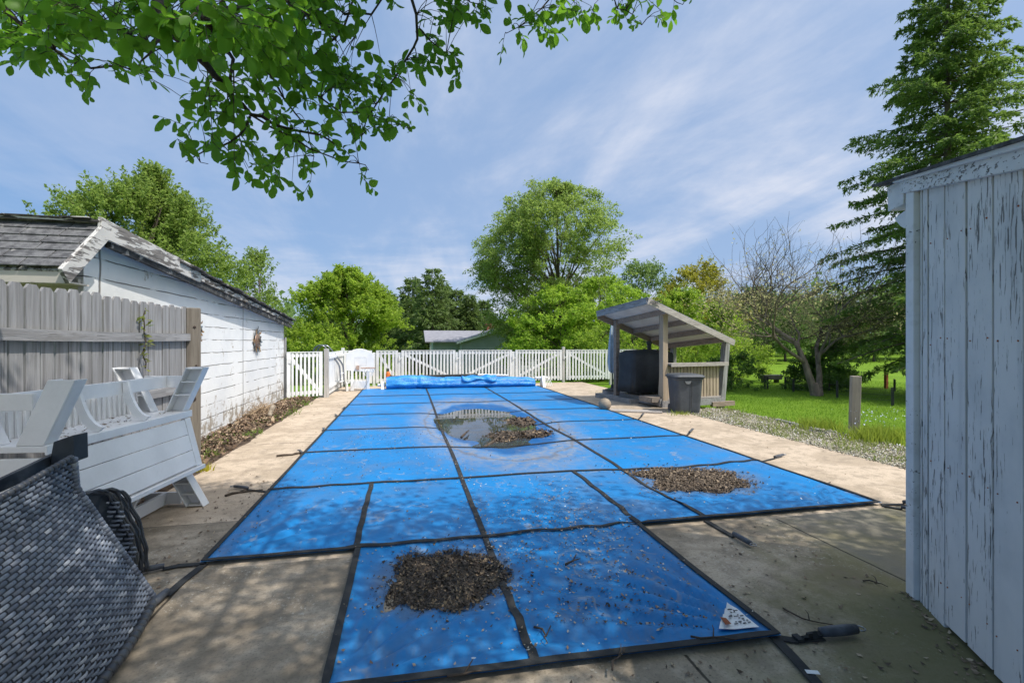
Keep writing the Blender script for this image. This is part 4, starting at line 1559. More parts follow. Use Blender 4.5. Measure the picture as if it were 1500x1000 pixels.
LF_CON = leafmat('pine_needles', (0.06, 0.10, 0.03), (0.15, 0.22, 0.055), 0.36)
LF_SPR = leafmat('spruce_needles', (0.035, 0.078, 0.022), (0.18, 0.28, 0.05), 0.36)


def tz(x, y):
    return terrain_z(x, y) - 0.02


def at(px, D):
    q = V(px, 501, D)
    return (q.x, q.y, tz(q.x, q.y))


def htop(px, ytop, D):
    b = at(px, D)
    return V(px, ytop, D).z - b[2]


# --- back garden trees, left to right
b = at(205, 17)
broadleaf('maple_tree', 'leafy green maple rising behind the garage roof', b, htop(205, 262, 17), [(0.10, 2.3), (0.3, 3.2), (0.55, 3.05), (0.78, 2.0), (0.93, 0.9), (1.0, 0.25)], LF_MAPLE, BARK, 41, 1500, 0.62, 50, 0.125, 0.95, limbs=30)
b = at(378, 24)
broadleaf('maple_tree', 'small pointed tree over the far end of the garage roof', b, htop(378, 382, 24), [(0.1, 1.3), (0.4, 1.5), (0.7, 1.1), (1.0, 0.2)], LF_MAPLE, BARK, 43, 300, 0.6, 34, 0.13, 1.2, limbs=14)
b = at(508, 27)
broadleaf('maple_tree', 'round bright green tree behind the poolside hoop', b, htop(508, 406, 27), [(0.06, 2.6), (0.25, 3.5), (0.5, 3.55), (0.72, 2.7), (0.9, 1.4), (1.0, 0.3)], LF_BRIGHT, BARK, 44, 1700, 0.6, 50, 0.16, 0.8, limbs=24)
for px, top, D, rad, sd, lb in ((484, 398, 44, 2.8, 51, 'dark pine peeking over the round bright tree'), (634, 393, 43, 3.6, 52, 'tallest dark pine right of the round bright tree'),
                                (604, 405, 47, 3.0, 53, 'dark pine partly hidden by the round bright tree'), (668, 424, 46, 2.6, 54, 'mid-height pine between the tallest pine and the spruce'),
                                (688, 432, 44, 1.9, 55, 'slim pointed spruce left of the big leafy tree'), (709, 440, 50, 2.2, 56, 'lowest pine touching the big leafy tree'),
                                (648, 415, 52, 3.0, 57, 'pine filling the gap behind the tallest pine'), (570, 430, 50, 3.0, 58, 'pine top behind the right flank of the round bright tree')):
    b = at(px, D)
    conifer('pine_tree', lb, b, htop(px, top, D), rad, LF_CON, BARK, sd, 26, 6, 7, 7, 0.42, 0.05, droop=0.18, power=0.62, group='conifers beyond the picket fence', fac=1.5)
b = at(815, 30)
broadleaf('tall_leafy_tree', 'tall airy tree with drooping shoots in the middle of the skyline', b, htop(806, 286, 30), [(0.16, 1.5), (0.28, 2.9), (0.42, 3.8), (0.55, 4.1), (0.75, 4.2), (0.9, 3.4), (0.97, 1.9), (1.0, 0.5)], LF_CENTER, BARK, 45, 2400, 1.05, 46, 0.145, 0.85, 0.6, limbs=44, z0f=0.2, spread=0.28, lobes=14)
b = at(822, 26)
broadleaf('maple_tree', 'low lime green maple in front of the tall airy tree', b, htop(835, 425, 26), [(0.1, 1.9), (0.35, 2.9), (0.65, 2.6), (0.88, 1.5), (1.0, 0.4)], LF_LIME, BARK, 46, 700, 0.6, 40, 0.15, 0.3, 0.2, limbs=24)
b = at(882, 25)
broadleaf('maple_tree', 'lime green maple just left of the lean-to shelter', b, htop(882, 412, 25), [(0.1, 1.8), (0.35, 2.7), (0.6, 2.5), (0.85, 1.4), (1.0, 0.3)], LF_LIME, BARK, 47, 480, 0.6, 40, 0.145, 0.3, 0.25, limbs=20)
b = at(944, 36)
broadleaf('grey_green_tree', 'grey-green tree showing above the shelter roof', b, htop(944, 393, 36), [(0.15, 2.0), (0.5, 2.9), (0.8, 2.2), (1.0, 0.5)], LF_BLUE, BARK, 48, 420, 0.8, 34, 0.19, 0.6, limbs=20)
b = at(1022, 34)
broadleaf('yellow_green_tree', 'yellow-green tree between the shelter roof and the bare tree', b, htop(1022, 393, 34), [(0.12, 2.2), (0.45, 2.9), (0.75, 2.4), (1.0, 0.4)], LF_YEL, BARK, 49, 560, 0.75, 34, 0.17, 0.6, limbs=20)
b = at(1000, 24)
broadleaf('leafy_bush', 'tall light green bush behind the shelter counter', b, htop(1000, 440, 24), [(0.02, 1.9), (0.3, 2.6), (0.65, 2.2), (1.0, 0.4)], LF_BRIGHT, BARK, 60, 600, 0.55, 38, 0.12, 0.7, limbs=14)
b = at(1058, 20)
broadleaf('leafy_bush', 'pale green bush right of the shelter corner post', b, htop(1058, 455, 20), [(0.02, 1.1), (0.3, 1.5), (0.65, 1.15), (1.0, 0.2)], LF_BRIGHT, BARK, 61, 420, 0.45, 36, 0.10, 0.7, limbs=12)
b = at(1072, 16.5)
broadleaf('dark_bush', 'low dark green bush beside the shelter on the lawn edge', b, 1.1, [(0.02, 0.7), (0.4, 0.9), (0.75, 0.6), (1.0, 0.15)], LF_DARK, BARK, 62, 160, 0.3, 34, 0.09, 0.6, limbs=8)
b = at(925, 21)
broadleaf('leafy_bush', 'light green bush behind the covered grill', b, htop(925, 452, 21), [(0.02, 1.4), (0.3, 1.9), (0.65, 1.6), (1.0, 0.3)], LF_BRIGHT, BARK, 63, 420, 0.5, 34, 0.11, 0.6, limbs=12)
# woods beyond the lawn: a few prototypes, then copies
wood_protos = [
    broadleaf('wood_tree', 'dark woodland tree at the lawn edge under the bare tree', at(1112, 36), 5.2, [(0.2, 1.8), (0.5, 2.5), (0.8, 1.9), (1.0, 0.4)], LF_DARK, BARK, 71, 420, 0.9, 30, 0.22, 0.5, limbs=18, group='woods at the end of the lawn'),
    broadleaf('wood_tree', 'green woodland tree with its stem on the mown lawn edge', at(1150, 40), 5.2, [(0.22, 1.8), (0.5, 2.5), (0.8, 1.8), (1.0, 0.4)], LF_BLUE, BARK, 72, 420, 0.9, 30, 0.22, 0.5, limbs=18, group='woods at the end of the lawn'),
]
woods = [(1085, 46, 0, 1.0, 'dark tree behind the pale bush at the woods edge'), (1190, 42, 1, 0.95, 'green tree behind the trunks of the bare tree'), (1235, 44, 0, 0.9, 'dark tree at the end of the lawn behind the spruce boughs'),
         (1280, 40, 1, 0.95, 'green tree at the end of the lawn right of the rusty posts'), (1330, 43, 1, 1.0, 'green tree at the lawn end nearest the shed corner'), (1390, 45, 0, 1.1, 'dark tree hidden mostly by spruce and shed'),
         (1130, 52, 0, 1.15, 'taller dark tree deep in the woods'), (1170, 56, 1, 1.2, 'taller green tree deep in the woods'), (1215, 54, 0, 1.1, 'dark crown behind the bare tree top'), (985, 50, 1, 1.2, 'distant green tree over the counter end of the shelter'),
         (905, 52, 0, 1.1, 'distant dark tree behind the shelter roof edge'), (1052, 54, 1, 1.1, 'distant tree between the yellow-green tree and the bare tree')]
for k, (px, D, w_, sc, lb) in enumerate(woods):
    q = at(px, D)
    copy_tree(wood_protos[w_], q, k * 1.3, sc, lb, 'woods at the end of the lawn')

# far woods as one mass all round the horizon
g = np.random.default_rng(77)
P, Dd, Ls = [], [], []
for k in range(1500):
    a = g.uniform(-0.95, 1.0)
    D = g.uniform(70, 95)
    dirv = np.array([math.sin(a + YAW), math.cos(a + YAW), 0])
    topz = 5.0 + 1.6 * math.sin(a * 23) + 1.6 * math.sin(a * 57 + 1) + (1.5 if a > 0.1 else -0.5)
    z = -2.0 + (topz + 2) * g.uniform(0, 1) ** 0.8
    c = dirv * D + np.array([0, 0, z])
    n = 34
    P.append(c[None] + g.normal(0, 1, (n, 3)) * np.array([1.4, 1.4, 0.9]))
    Dd.append(g.normal(0, 1, (n, 3)))
    Ls.append(g.uniform(0.5, 1.0, n))
o = crown_mesh('far_woods', np.concatenate(P), np.concatenate(Dd), np.concatenate(Ls), 0.6, LF_BLUE, None, 3)
tag(o, 'far line of woods along the horizon', 'woods', None, 'stuff')

# --- bare budding tree on the lawn: recursive branching
def bare_tree(label, base, h, seed):
    g = np.random.default_rng(seed)
    random.seed(seed)
    root = thing('budding_tree', label, 'tree', base)
    mb = MB()
    buds, bd = [], []

    def grow(p, d, L, r, lvl):
        n = 5
        pts = [p]
        q, dd = p.copy(), d.copy()
        for i in range(n):
            dd = (dd + Vector(g.normal(0, 0.13, 3)) + Vector((0, 0, 0.045 if lvl > 1 else 0.03))).normalized()
            q = q + dd * (L / n)
            pts.append(q.copy())
        mb.tube(pts, [r * (1 - 0.5 * i / n) for i in range(n + 1)], 8 if lvl < 2 else (5 if lvl < 4 else 3), False)
        if lvl >= 3:
            for i in range(1, n + 1):
                for _ in range(2 if lvl >= 4 else 1):
                    if g.uniform() < (0.0 if pts[i].z < base[2] + 1.7 else (0.42 if pts[i].z < base[2] + h * 0.62 else 0.05)):
                        buds.append(np.array(pts[i]) + g.normal(0, 0.09, 3))
                        bd.append(g.normal(0, 1, 3) + np.array(dd))
        if lvl >= 6:
            return
        kids = (3, 4, 4, 4, 3, 2)[lvl]
        for k in range(kids):
            t = 1.0 if k == 0 else g.uniform(0.35, 0.95)
            i = min(n, max(1, int(round(t * n))))
            ax = dd.orthogonal().normalized()
            ax.rotate(Matrix.Rotation(g.uniform(0, 6.28), 3, dd))
            nd_ = (dd * (1.0 if k == 0 else 0.75) + ax * g.uniform(0.5, 1.05) * (0.5 if k == 0 else 1.3) + Vector((0, 0, 0.07))).normalized()
            grow(pts[i], nd_, L * (0.95 if lvl == 0 else 1) * g.uniform(0.64, 0.9), r * (0.64 if k == 0 else 0.5), lvl + 1)

    b = Vector(base)
    grow(b + Vector((0, 0, -0.05)), Vector((-0.26, -0.05, 1)).normalized(), 1.85, 0.125, 0)
    grow(b + Vector((0.26, 0.1, -0.05)), Vector((0.04, 0.1, 1)).normalized(), 1.8, 0.105, 0)
    mb.tube([b + Vector((0.02, 0, -0.1)), b + Vector((0.0, 0, 0.08)), b + Vector((-0.08, 0, 0.4))], [0.22, 0.16, 0.11], 10)
    mb.build('trunk', generic('brown_tree_bark', (0.23, 0.18, 0.135), (0.12, 0.095, 0.07), 9, sc=(1, 1, 0.3), rough=0.9, bst=0.8), root, smooth=True)
    n = len(buds)
    crown_mesh('crown', np.array(buds), np.array(bd), g.uniform(0.04, 0.10, n), 0.5, LF_TAN, root, seed)
    return root


b = G(1195, 580, LZ)
bare_tree('spreading tree in bud with bare upper twigs on the lawn', (b.x, b.y, tz(b.x, b.y)), 5.1, 16)
random.seed(5)
for px, D, h_, r_, sd, lb in ((1182, 16.5, 1.0, 0.75, 81, 'dark evergreen shrub behind the left of the budding trunks'), (1214, 16.0, 1.5, 0.7, 82, 'dark shrub against the right trunk of the budding tree'), (1230, 17.5, 0.8, 0.55, 83, 'small dark shrub right of the budding tree')):
    b = at(px, D)
    broadleaf('dark_bush', lb, b, h_, [(0.02, r_ * 0.8), (0.4, r_), (0.75, r_ * 0.6), (1.0, r_ * 0.15)], LF_DARK, BARK, sd, 170, 0.28, 34, 0.085, 0.5, limbs=8)

# --- big spruce by the shed
b = at(1390, 14)
conifer('spruce_tree', 'tall dark spruce towering behind the white shed', b, 13.6, 3.9, LF_SPR, BARK, 90, 34, 7, 17, 24, 0.135, 0.105, 0.17, 0.36, 0.8, fac=0.85, wid=0.32)

# --- overhanging tree above the camera
LF_NEAR = leafmat('near_leaves', (0.035, 0.11, 0.010), (0.13, 0.28, 0.022), 0.55, (0.28, 0.58, 0.04), 0.45)
oh = thing('overhanging_tree', 'leafy tree whose branch hangs across the top left of the view', 'tree', (1.5, -1.9, 0))
bark = MB()
g = np.random.default_rng(101)
TB = Vector((1.5, -1.9, 0))
bark.tube([TB, TB + Vector((-0.03, 0.05, 0.3)), TB + Vector((-0.1, 0.1, 1.4)), TB + Vector((-0.15, 0.25, 2.7)), TB + Vector((0.1, 0.3, 4.2)), TB + Vector((0.4, 0.2, 6.0))], [0.30, 0.23, 0.20, 0.17, 0.11, 0.05], 12)
br = []


def depth_at(px, py):
    return 2.75 - 0.9 * math.exp(-((px - 340) / 130) ** 2 - ((py - 20) / 80) ** 2) + 0.5 * (px - 400) / 600


def branch(pts, r0, r1, D=None, store=True):
    P = [V(a, b_, (D if D else depth_at(a, b_))) for a, b_ in pts]
    q = []
    for i in range(len(P) - 1):
        for t in (0.0, 0.5):
            q.append(P[i].lerp(P[i + 1], t) + Vector(g.normal(0, 0.006, 3)))
    q.append(P[-1])
    bark.tube(q, [r0 + (r1 - r0) * i / (len(q) - 1) for i in range(len(q))], 7)
    if store:
        br.extend(q)
    return q


main = branch([(215, -60), (230, 13), (250, 47), (283, 77), (317, 113), (343, 143), (367, 170), (400, 182), (467, 200), (490, 212)], 0.026, 0.004)
branch([(367, 170), (353, 200), (320, 217), (287, 228), (272, 238)], 0.008, 0.002)
branch([(287, 228), (296, 238), (305, 241)], 0.003, 0.0015)
branch([(367, 170), (433, 207), (480, 232), (525, 240), (540, 250)], 0.006, 0.002)
branch([(-10, -20), (0, 7), (33, 40), (67, 67), (100, 87), (133, 100), (177, 95), (200, 103)], 0.012, 0.003)
branch([(247, 50), (220, 77), (200, 103)], 0.007, 0.003)
branch([(285, -60), (288, 0), (300, 27), (340, 90), (341, 140), (342, 182)], 0.013, 0.005)
branch([(300, 27), (383, 90), (440, 100), (473, 73), (505, 40), (520, -10)], 0.010, 0.005)
branch([(383, 90), (417, 147), (450, 190), (460, 230)], 0.007, 0.002)
branch([(383, 90), (440, 125), (500, 165), (545, 170), (600, 190)], 0.007, 0.002)
branch([(604, -60), (606, 0), (614, 44), (606, 70), (579, 114), (550, 150), (530, 200)], 0.011, 0.003)
branch([(614, 44), (640, 70), (670, 95)], 0.005, 0.002)
branch([(505, 25), (545, 20), (560, 0), (575, -30)], 0.007, 0.004)
branch([(120, 10), (170, 50), (215, 60)], 0.005, 0.002)
branch([(420, 0), (470, 35), (520, 55)], 0.007, 0.003)
branch([(660, -40), (690, 5), (712, 12)], 0.005, 0.002)
branch([(840, -60), (810, -5), (775, 30), (742, 50)], 0.007, 0.002)
branch([(960, -60), (890, -25), (905, 15), (925, 22), (940, 38)], 0.006, 0.002)
branch([(1000, -50), (985, 0), (1000, 8)], 0.004, 0.002)
# limbs from the trunk to the visible branches
for st, end, r0 in ((2.7, main[0], 0.07), (3.3, V(-10, -20, depth_at(-10, -20)), 0.05), (3.4, V(604, -60, depth_at(604, -60)), 0.05), (3.6, V(285, -60, depth_at(285, -60)), 0.05), (4.0, V(840, -60, depth_at(840, -60)), 0.05), (3.0, V(520, -10, depth_at(520, -10)), 0.04), (4.1, V(960, -60, depth_at(960, -60)), 0.04), (3.7, V(660, -40, depth_at(660, -40)), 0.03)):
    s0 = TB + Vector((-0.12, 0.28, st))
    mid = s0.lerp(end, 0.5) + Vector((0, 0, 0.55))
    q = bez(s0, mid, end, 9)
    bark.tube(q, [r0 + (0.013 - r0) * i / 8 for i in range(9)], 8)
for st, end in ((3.2, (5.6, 0.6, 5.2)), (3.6, (6.9, -0.4, 4.8)), (3.9, (3.4, 1.9, 5.6)), (3.0, (3.0, -1.6, 4.6)), (4.2, (0.6, 2.6, 5.0)), (4.0, (1.0, 0.4, 6.0)), (4.4, (4.6, -0.6, 6.3))):
    s0 = TB + Vector((-0.05, 0.28, st))
    e0 = Vector(end)
    q = bez(s0, s0.lerp(e0, 0.5) + Vector((0, 0, 0.5)), e0, 9)
    bark.tube(q, [0.08 - 0.065 * i / 8 for i in range(9)], 8)
clusters = [(20, 20, 36), (60, 35, 34), (30, 55, 24), (72, 78, 22), (110, 97, 20), (100, 30, 34), (150, 20, 34), (140, 55, 20), (185, 35, 28), (200, 102, 12), (178, 98, 16), (132, 110, 9), (230, 28, 32), (213, 70, 12),
            (265, 20, 28), (290, 40, 28), (330, 20, 34), (348, 62, 32), (375, 30, 34), (420, 20, 34), (460, 20, 34), (500, 15, 22), (450, 60, 28), (490, 50, 16), (400, 70, 28), (310, 80, 18), (298, 112, 16), (430, 110, 28),
            (470, 95, 24), (500, 100, 28), (370, 110, 24), (330, 130, 24), (298, 150, 22), (284, 170, 13), (275, 158, 9), (268, 195, 11), (256, 210, 9), (297, 205, 18), (325, 215, 11), (350, 150, 24), (345, 190, 18), (360, 225, 24),
            (375, 248, 13), (400, 240, 20), (430, 255, 13), (450, 264, 7), (440, 235, 13), (420, 200, 24), (400, 170, 24), (460, 160, 24), (470, 198, 13), (495, 130, 18), (520, 130, 24), (520, 165, 24), (545, 165, 24), (540, 195, 17),
            (570, 180, 18), (594, 192, 9), (560, 140, 24), (590, 130, 14), (609, 133, 9), (580, 105, 14), (595, 92, 18), (555, 100, 13), (620, 90, 18), (640, 72, 18), (660, 88, 13), (674, 98, 8), (630, 48, 16), (650, 30, 18),
            (680, 22, 18), (700, 14, 16), (660, 8, 18), (508, 235, 13), (530, 242, 10), (540, 264, 7), (516, 60, 9), (520, 96, 12), (785, 18, 24), (762, 38, 16), (746, 42, 7), (820, 22, 13), (850, 18, 10), (800, 44, 8),
            (902, 28, 13), (920, 18, 16), (940, 34, 10), (960, 14, 13), (985, 6, 8), (870, 4, 12), (840, 4, 18), (1006, 2, 7), (738, 60, 4), (710, 4, 13), (572, 4, 12), (-20, 30, 30), (200, -15, 40), (340, -20, 40), (450, -20, 40), (80, -10, 40), (640, -20, 30), (800, -25, 35), (930, -20, 30)]
P, Dd, Ls = [], [], []
BR = np.array([tuple(p) for p in br])
for cx, cy, r in clusters:
    ns = max(1, int(round(r * r / 88)))
    for k in range(ns):
        a = g.uniform(0, 6.28)
        q = math.sqrt(g.uniform(0, 1)) * r
        px, py = cx + q * math.cos(a), cy + q * math.sin(a)
        D = depth_at(px, py) + g.normal(0, 0.16)
        D = max(1.5, D)
        c = V(px, py, D)
        d = Vector(g.normal(0, 1, 3)) * 0.7 + Vector((0.1, 0.35, -0.15))
        d.normalize()
        i = int(np.argmin(np.linalg.norm(BR - np.array(c)[None], axis=1)))
        s0 = Vector(BR[i])
        if True:
            bark.tube(bez(s0, s0.lerp(c, 0.5) + Vector((0, 0, 0.04)), c, 4), [0.0028, 0.0022, 0.0018, 0.0014], 4, False)
            d = (d + (c - s0).normalized() * 0.9).normalized()
        nl = int(g.integers(5, 8))
        L = g.uniform(0.06, 0.13)
        bark.tube([c, c + d * L * 0.5, c + d * L], [0.0018, 0.0015, 0.001], 4, False)
        for j in range(nl):
            t = j / max(1, nl - 1)
            b0 = c + d * (L * t)
            sd = d.orthogonal().normalized()
            sd.rotate(Matrix.Rotation(j * 2.4 + g.uniform(-0.5, 0.5), 3, d))
            ld = d * 0.55 + sd * (1.0 if j < nl - 1 else 0.1) + Vector((0, 0, -0.45))
            P.append(np.array(b0))
            Dd.append(np.array(ld))
            Ls.append(0.034 + 0.056 * g.uniform() ** 1.3)
bark.build('trunk', BARK_D, oh, smooth=True)
v1, f1 = leaf_quads(np.array(P), np.array(Dd), np.array(Ls), 0.58, 6, up_bias=0.55, fold=0.25, hexa=True)
# the rest of the crown, above and behind the viewer: it shades the front of the patio
P, Dd, Ls = [], [], []
for k in range(4000):
    z = g.uniform(3.7, 6.6)
    q = math.sqrt(g.uniform(0, 1))
    a = g.uniform(0, 6.28)
    kz = max(0.0, 1 - ((z - 4.7) / 2.3) ** 2) ** 0.5
    c = np.array([2.8 + 4.9 * kz * q * math.cos(a), 0.0 + 3.0 * kz * q * math.sin(a), z])
    if mnoise.noise(Vector((c[0] * 0.9, c[1] * 0.9, c[2] * 0.6))) < -0.33:
        continue
    if g.uniform() < 0.16:
        z = g.uniform(4.2, 5.6)
        c = np.array([g.uniform(-3.0, -1.3) + 0.51 * z, g.uniform(3.6, 5.4) - 0.40 * z, z])
    t = pix(c)
    if t is not None and -60 < t[0] < 1560 and t[1] > -70:
        continue
    # where this clump's shade lands: keep the sun on the hanging branch and on the far part of the cover
    gx, gy = c[0] - 0.51 * z, c[1] + 0.40 * z
    bench = -3.2 < gx < -1.2 and 3.4 < gy < 5.6
    if not bench and not (gy < 2.75 and gx > -2.6) and (gx < -0.8 + 0.3 * g.normal() or gy > 4.1 + 0.45 * g.normal()):
        continue
    n = 22
    P.append(c[None] + g.normal(0, 0.17, (n, 3)))
    Dd.append(g.normal(0, 1, (n, 3)) + np.array([0, 0, -0.4]))
    Ls.append(g.uniform(0.06, 0.10, n))
P = np.concatenate(P)
keep = []
for p in P:
    t = pix(p)
    keep.append(not (t is not None and -40 < t[0] < 1540 and t[1] > -45))
keep = np.array(keep)
v2, f2 = leaf_quads(P[keep], np.concatenate(Dd)[keep], np.concatenate(Ls)[keep], 0.6, 8, up_bias=0.6)
np_mesh('crown', np.concatenate([v1, v2]), np.concatenate([f1, f2 + len(v1)]), LF_NEAR, oh, smooth=True)

# ------------------------------------------------------------------ white picket fence at the back
FY = 16.9
PALEP = wood('pale_fence_post', (0.62, 0.60, 0.57), (0.44, 0.42, 0.39))
pf = thing('picket_fence', 'white slatted picket fence running across behind the pool', 'fence', (XY(700, FY), FY, 0))


def picket_panel(p0, p1, z0, z1, brace, parent, slat=0.056, gap=0.056, name='picket_panel'):
    p0, p1 = Vector((p0[0], p0[1], 0)), Vector((p1[0], p1[1], 0))
    d = (p1 - p0)
    L = d.length
    d.normalize()
    nrm = Vector((d.y, -d.x, 0))          # towards the camera side
    mb = MB()
    n = max(2, int((L - 0.2) / (slat + gap)))
    up = Vector((0, 0, 1))
    ew = 0.09
    for e0 in (0.0, L - ew):
        a = p0 + d * e0
        mb.prism([a + up * z0, a + d * ew + up * z0, a + d * ew + up * (z1 - 0.002), a + up * (z1 - 0.002)], nrm * 0.022)
    st = (L - 2 * ew) / n
    for k in range(n):
        c = p0 + d * (ew + st * (k + 0.5) + random.uniform(-0.004, 0.004))
        h = st * 0.25
        zt, zb = z1 - 0.01 + random.uniform(-0.004, 0.002), z0 + random.uniform(-0.012, 0.012)
        lean = d * random.uniform(-0.009, 0.009)
        mb.prism([c - d * h + up * zb, c + d * h + up * zb, c + d * h + lean + up * zt, c - d * h + lean + up * zt], nrm * 0.02)
    for zr in (z1 - 0.07, z0 + 0.10):
        a, b = p0 + up * zr - nrm * 0.021, p1 + up * zr - nrm * 0.021
        mb.beam(a, b, 0.038, 0.085)
    a, b = p0 + up * (z1 + 0.012) - nrm * 0.002, p1 + up * (z1 + 0.012) - nrm * 0.002
    mb.beam(a, b, 0.055, 0.024)
    o = mb.build(name, WHITE, parent)
    if brace:
        m2 = MB()
        ends = (p0 + d * 0.1, p1 - d * 0.1)
        za, zb = (z1 - 0.12, z0 + 0.15) if brace == '\\' else (z0 + 0.15, z1 - 0.12)
        m2.beam(ends[0] + up * za - nrm * 0.015, ends[1] + up * zb - nrm * 0.015, 0.026, 0.085)
        m2.build('brace', WHITE, o)
    return o


for a, b, brc in ((504, 545, None), (551, 583, '\\'), (588, 667, '\\'), (672, 750, '/'), (755, 823, '/'), (829, 893, '\\'), (898, 962, '/')):
    picket_panel((XY(a, FY), FY), (XY(b, FY), FY), 0.08, 1.17, brc, pf)
for px, hh, m in ((502, 1.28, WHITE), (548, 1.12, WHITE), (585.5, 1.12, WHITE), (669.5, 1.12, WHITE), (752.5, 1.13, WHITE), (826, 1.3, PALEP), (895.5, 1.15, PALEP)):
    mb = MB()
    mb.box((XY(px, FY), FY + 0.06, hh / 2 - 0.1), (0.10, 0.10, hh + 0.2))
    mb.build('fence_post', m, pf, bevel=0.006)
for px in (586, 670, 752, 827):
    mb = MB()
    x = XY(px, FY)
    mb.bb((x - 0.05, FY - 0.04, 0.90), (x + 0.07, FY - 0.025, 0.93))
    mb.tube([(x - 0.03, FY - 0.05, 0.83), (x - 0.03, FY - 0.05, 1.0)], 0.014, 8)
    mb.build('latch', BACKB, pf)
# side fence of closed white boards
sf = thing('board_panel_fence', 'closed white board fence between the gate post and the hoop', 'fence', (-2.12, 15, 0))
mb = MB()
y = 13.72
while y < 16.8:
    mb.bb((-2.13, y, 0.06), (-2.108 + random.uniform(0, .003), y + 0.135, 1.20 + random.uniform(-.006, .006)))
    y += 0.142
mb.build('boards', WHITE, sf)
mb = MB()
mb.bb((-2.10, 13.72, 1.03), (-2.065, 16.8, 1.10))
mb.bb((-2.10, 13.72, 0.22), (-2.065, 16.8, 0.29))
mb.build('rail', WHITE, sf)
mb = MB()
mb.box((-2.13, 13.62, 0.62), (0.12, 0.12, 1.36))
mb.build('fence_post', PALEP, sf, bevel=0.006)
gt = thing('picket_gate', 'white picket gate between the garage corner and the closed boards', 'gate', (-2.6, 13.2, 0))
picket_panel((-2.98, 12.98), (-2.22, 13.50), 0.07, 1.21, '\\', gt, 0.05, 0.05, 'gate_leaf')
mb = MB()
mb.box((-3.04, 13.06, 0.75), (0.07, 0.07, 1.7))
mb.build('fence_post', GREY, gt, bevel=0.005)
mb = MB()
mb.box((-2.93, 12.985, 1.0), (0.10, 0.03, 0.12))
mb.build('latch', BACKB, gt, bevel=0.01)

# pool ladder hung over the side fence
lad = thing('pool_ladder', 'stainless pool ladder rails leaning over the white side fence', 'ladder', (-1.95, 14.4, 0))
for off in (0.0, 0.30):
    mb = MB()
    pth = [V(458, 522, 13.9), V(460, 513, 13.9), V(466, 507.5, 13.9), V(473, 507.5, 13.9), V(479, 513, 13.95), V(495, 533, 14.1), V(498, 545, 14.2), V(499, 569, 14.3)]
    pth = [p + Vector((0.06, 0.30, 0)) * (off / 0.3) for p in pth]
    sm = []
    for i in range(len(pth) - 1):
        for t in (0, 0.33, 0.66):
            p_0, p_1, p_2, p_3 = pth[max(i - 1, 0)], pth[i], pth[i + 1], pth[min(i + 2, len(pth) - 1)]
            sm.append(0.5 * ((2 * p_1) + (p_2 - p_0) * t + (2 * p_0 - 5 * p_1 + 4 * p_2 - p_3) * t * t + (3 * p_1 - p_0 - 3 * p_2 + p_3) * t ** 3))
    sm.append(pth[-1])
    mb.tube(sm, 0.026, 10)
    mb.build('handrail', STEEL, lad, smooth=True)
mb = MB()
for k, i in enumerate((0.35, 0.62)):
    p = V(498, 548 + 12 * k, 14.22)
    mb.box(p + Vector((0.03, 0.15, 0)), (0.09, 0.34, 0.03))
mb.build('tread', BACKB, lad, bevel=0.006)

# poolside basketball hoop
hp = thing('basketball_hoop', 'white plastic poolside basketball hoop with arched backboard', 'hoop', tuple(G(527, 572)))
hb = G(527, 573)
rt = Vector((CA, -SA, 0))
fw = Vector((SA, CA, 0))
hr, hf = (rt * math.cos(R(22)) + fw * math.sin(R(22))), (fw * math.cos(R(22)) - rt * math.sin(R(22)))
HU = Vector((0, 0, 1))


def hpt(u, v_, z):
    return Vector((hb.x, hb.y, 0)) + hr * u + hf * v_ + HU * z


mb = MB()
poly = [hpt(-0.40, 0, 0.62), hpt(0.42, 0, 0.55), hpt(0.42, 0, 1.08)]
for k in range(9):
    t = k / 8
    poly.append(hpt(0.42 - 0.82 * t, 0, 1.10 + 0.17 * math.sin(math.pi * t) ** 0.8 + 0.02 * t))
poly.append(hpt(-0.40, 0, 0.7))
mb.prism(poly, hf * 0.05)
bbd = mb.build('backboard', BACKB, hp, bevel=0.012)
mb = MB()
for a, b in (((-0.15, 0.78), (0.2, 0.78)), ((0.2, 0.78), (0.2, 1.02)), ((0.2, 1.02), (-0.15, 1.02)), ((-0.15, 1.02), (-0.15, 0.78))):
    mb.beam(hpt(a[0], -0.003, a[1]), hpt(b[0], -0.003, b[1]), 0.006, 0.008, hf)
mb.build('target_square', RESIN, bbd)
for u0 in (-0.27, 0.19):
    mb = MB()
    mb.prism([hpt(u0, -0.02, 0.0), hpt(u0 + 0.1, -0.02, 0.0), hpt(u0 + 0.085, -0.02, 0.62), hpt(u0 + 0.015, -0.02, 0.62)], hf * 0.10)
    mb.build('leg', BACKB, hp, bevel=0.01)
mb = MB()
mb.prism([hpt(-0.17, 0, 0.06), hpt(0.19, 0, 0.06), hpt(0.19, 0, 0.30), hpt(-0.17, 0, 0.30)], hf * 0.06)
mb.build('tank', BACKB, hp, bevel=0.01)
mb = MB()
mb.prism([hpt(-0.40, -0.1, 0.0), hpt(-0.33, -0.1, 0.0), hpt(-0.35, -0.1, 0.26), hpt(-0.40, -0.1, 0.28)], hf * 0.45)
mb.build('foot', BACKB, hp, bevel=0.01)
mb = MB()
rc = hpt(0.22, -0.28, 0.70)
mb.tube([rc + (hr * math.cos(t) + hf * math.sin(t)) * 0.21 for t in np.linspace(0, 2 * math.pi, 25)], 0.012, 6)
mb.box(hpt(-0.06, -0.05, 0.70), (0.08, 0.10, 0.12))
rim = mb.build('rim', generic('faded_orange_rim', (0.40, 0.24, 0.17), (0.5, 0.36, 0.28), 9, rough=0.6), hp, smooth=False)
mb = MB()
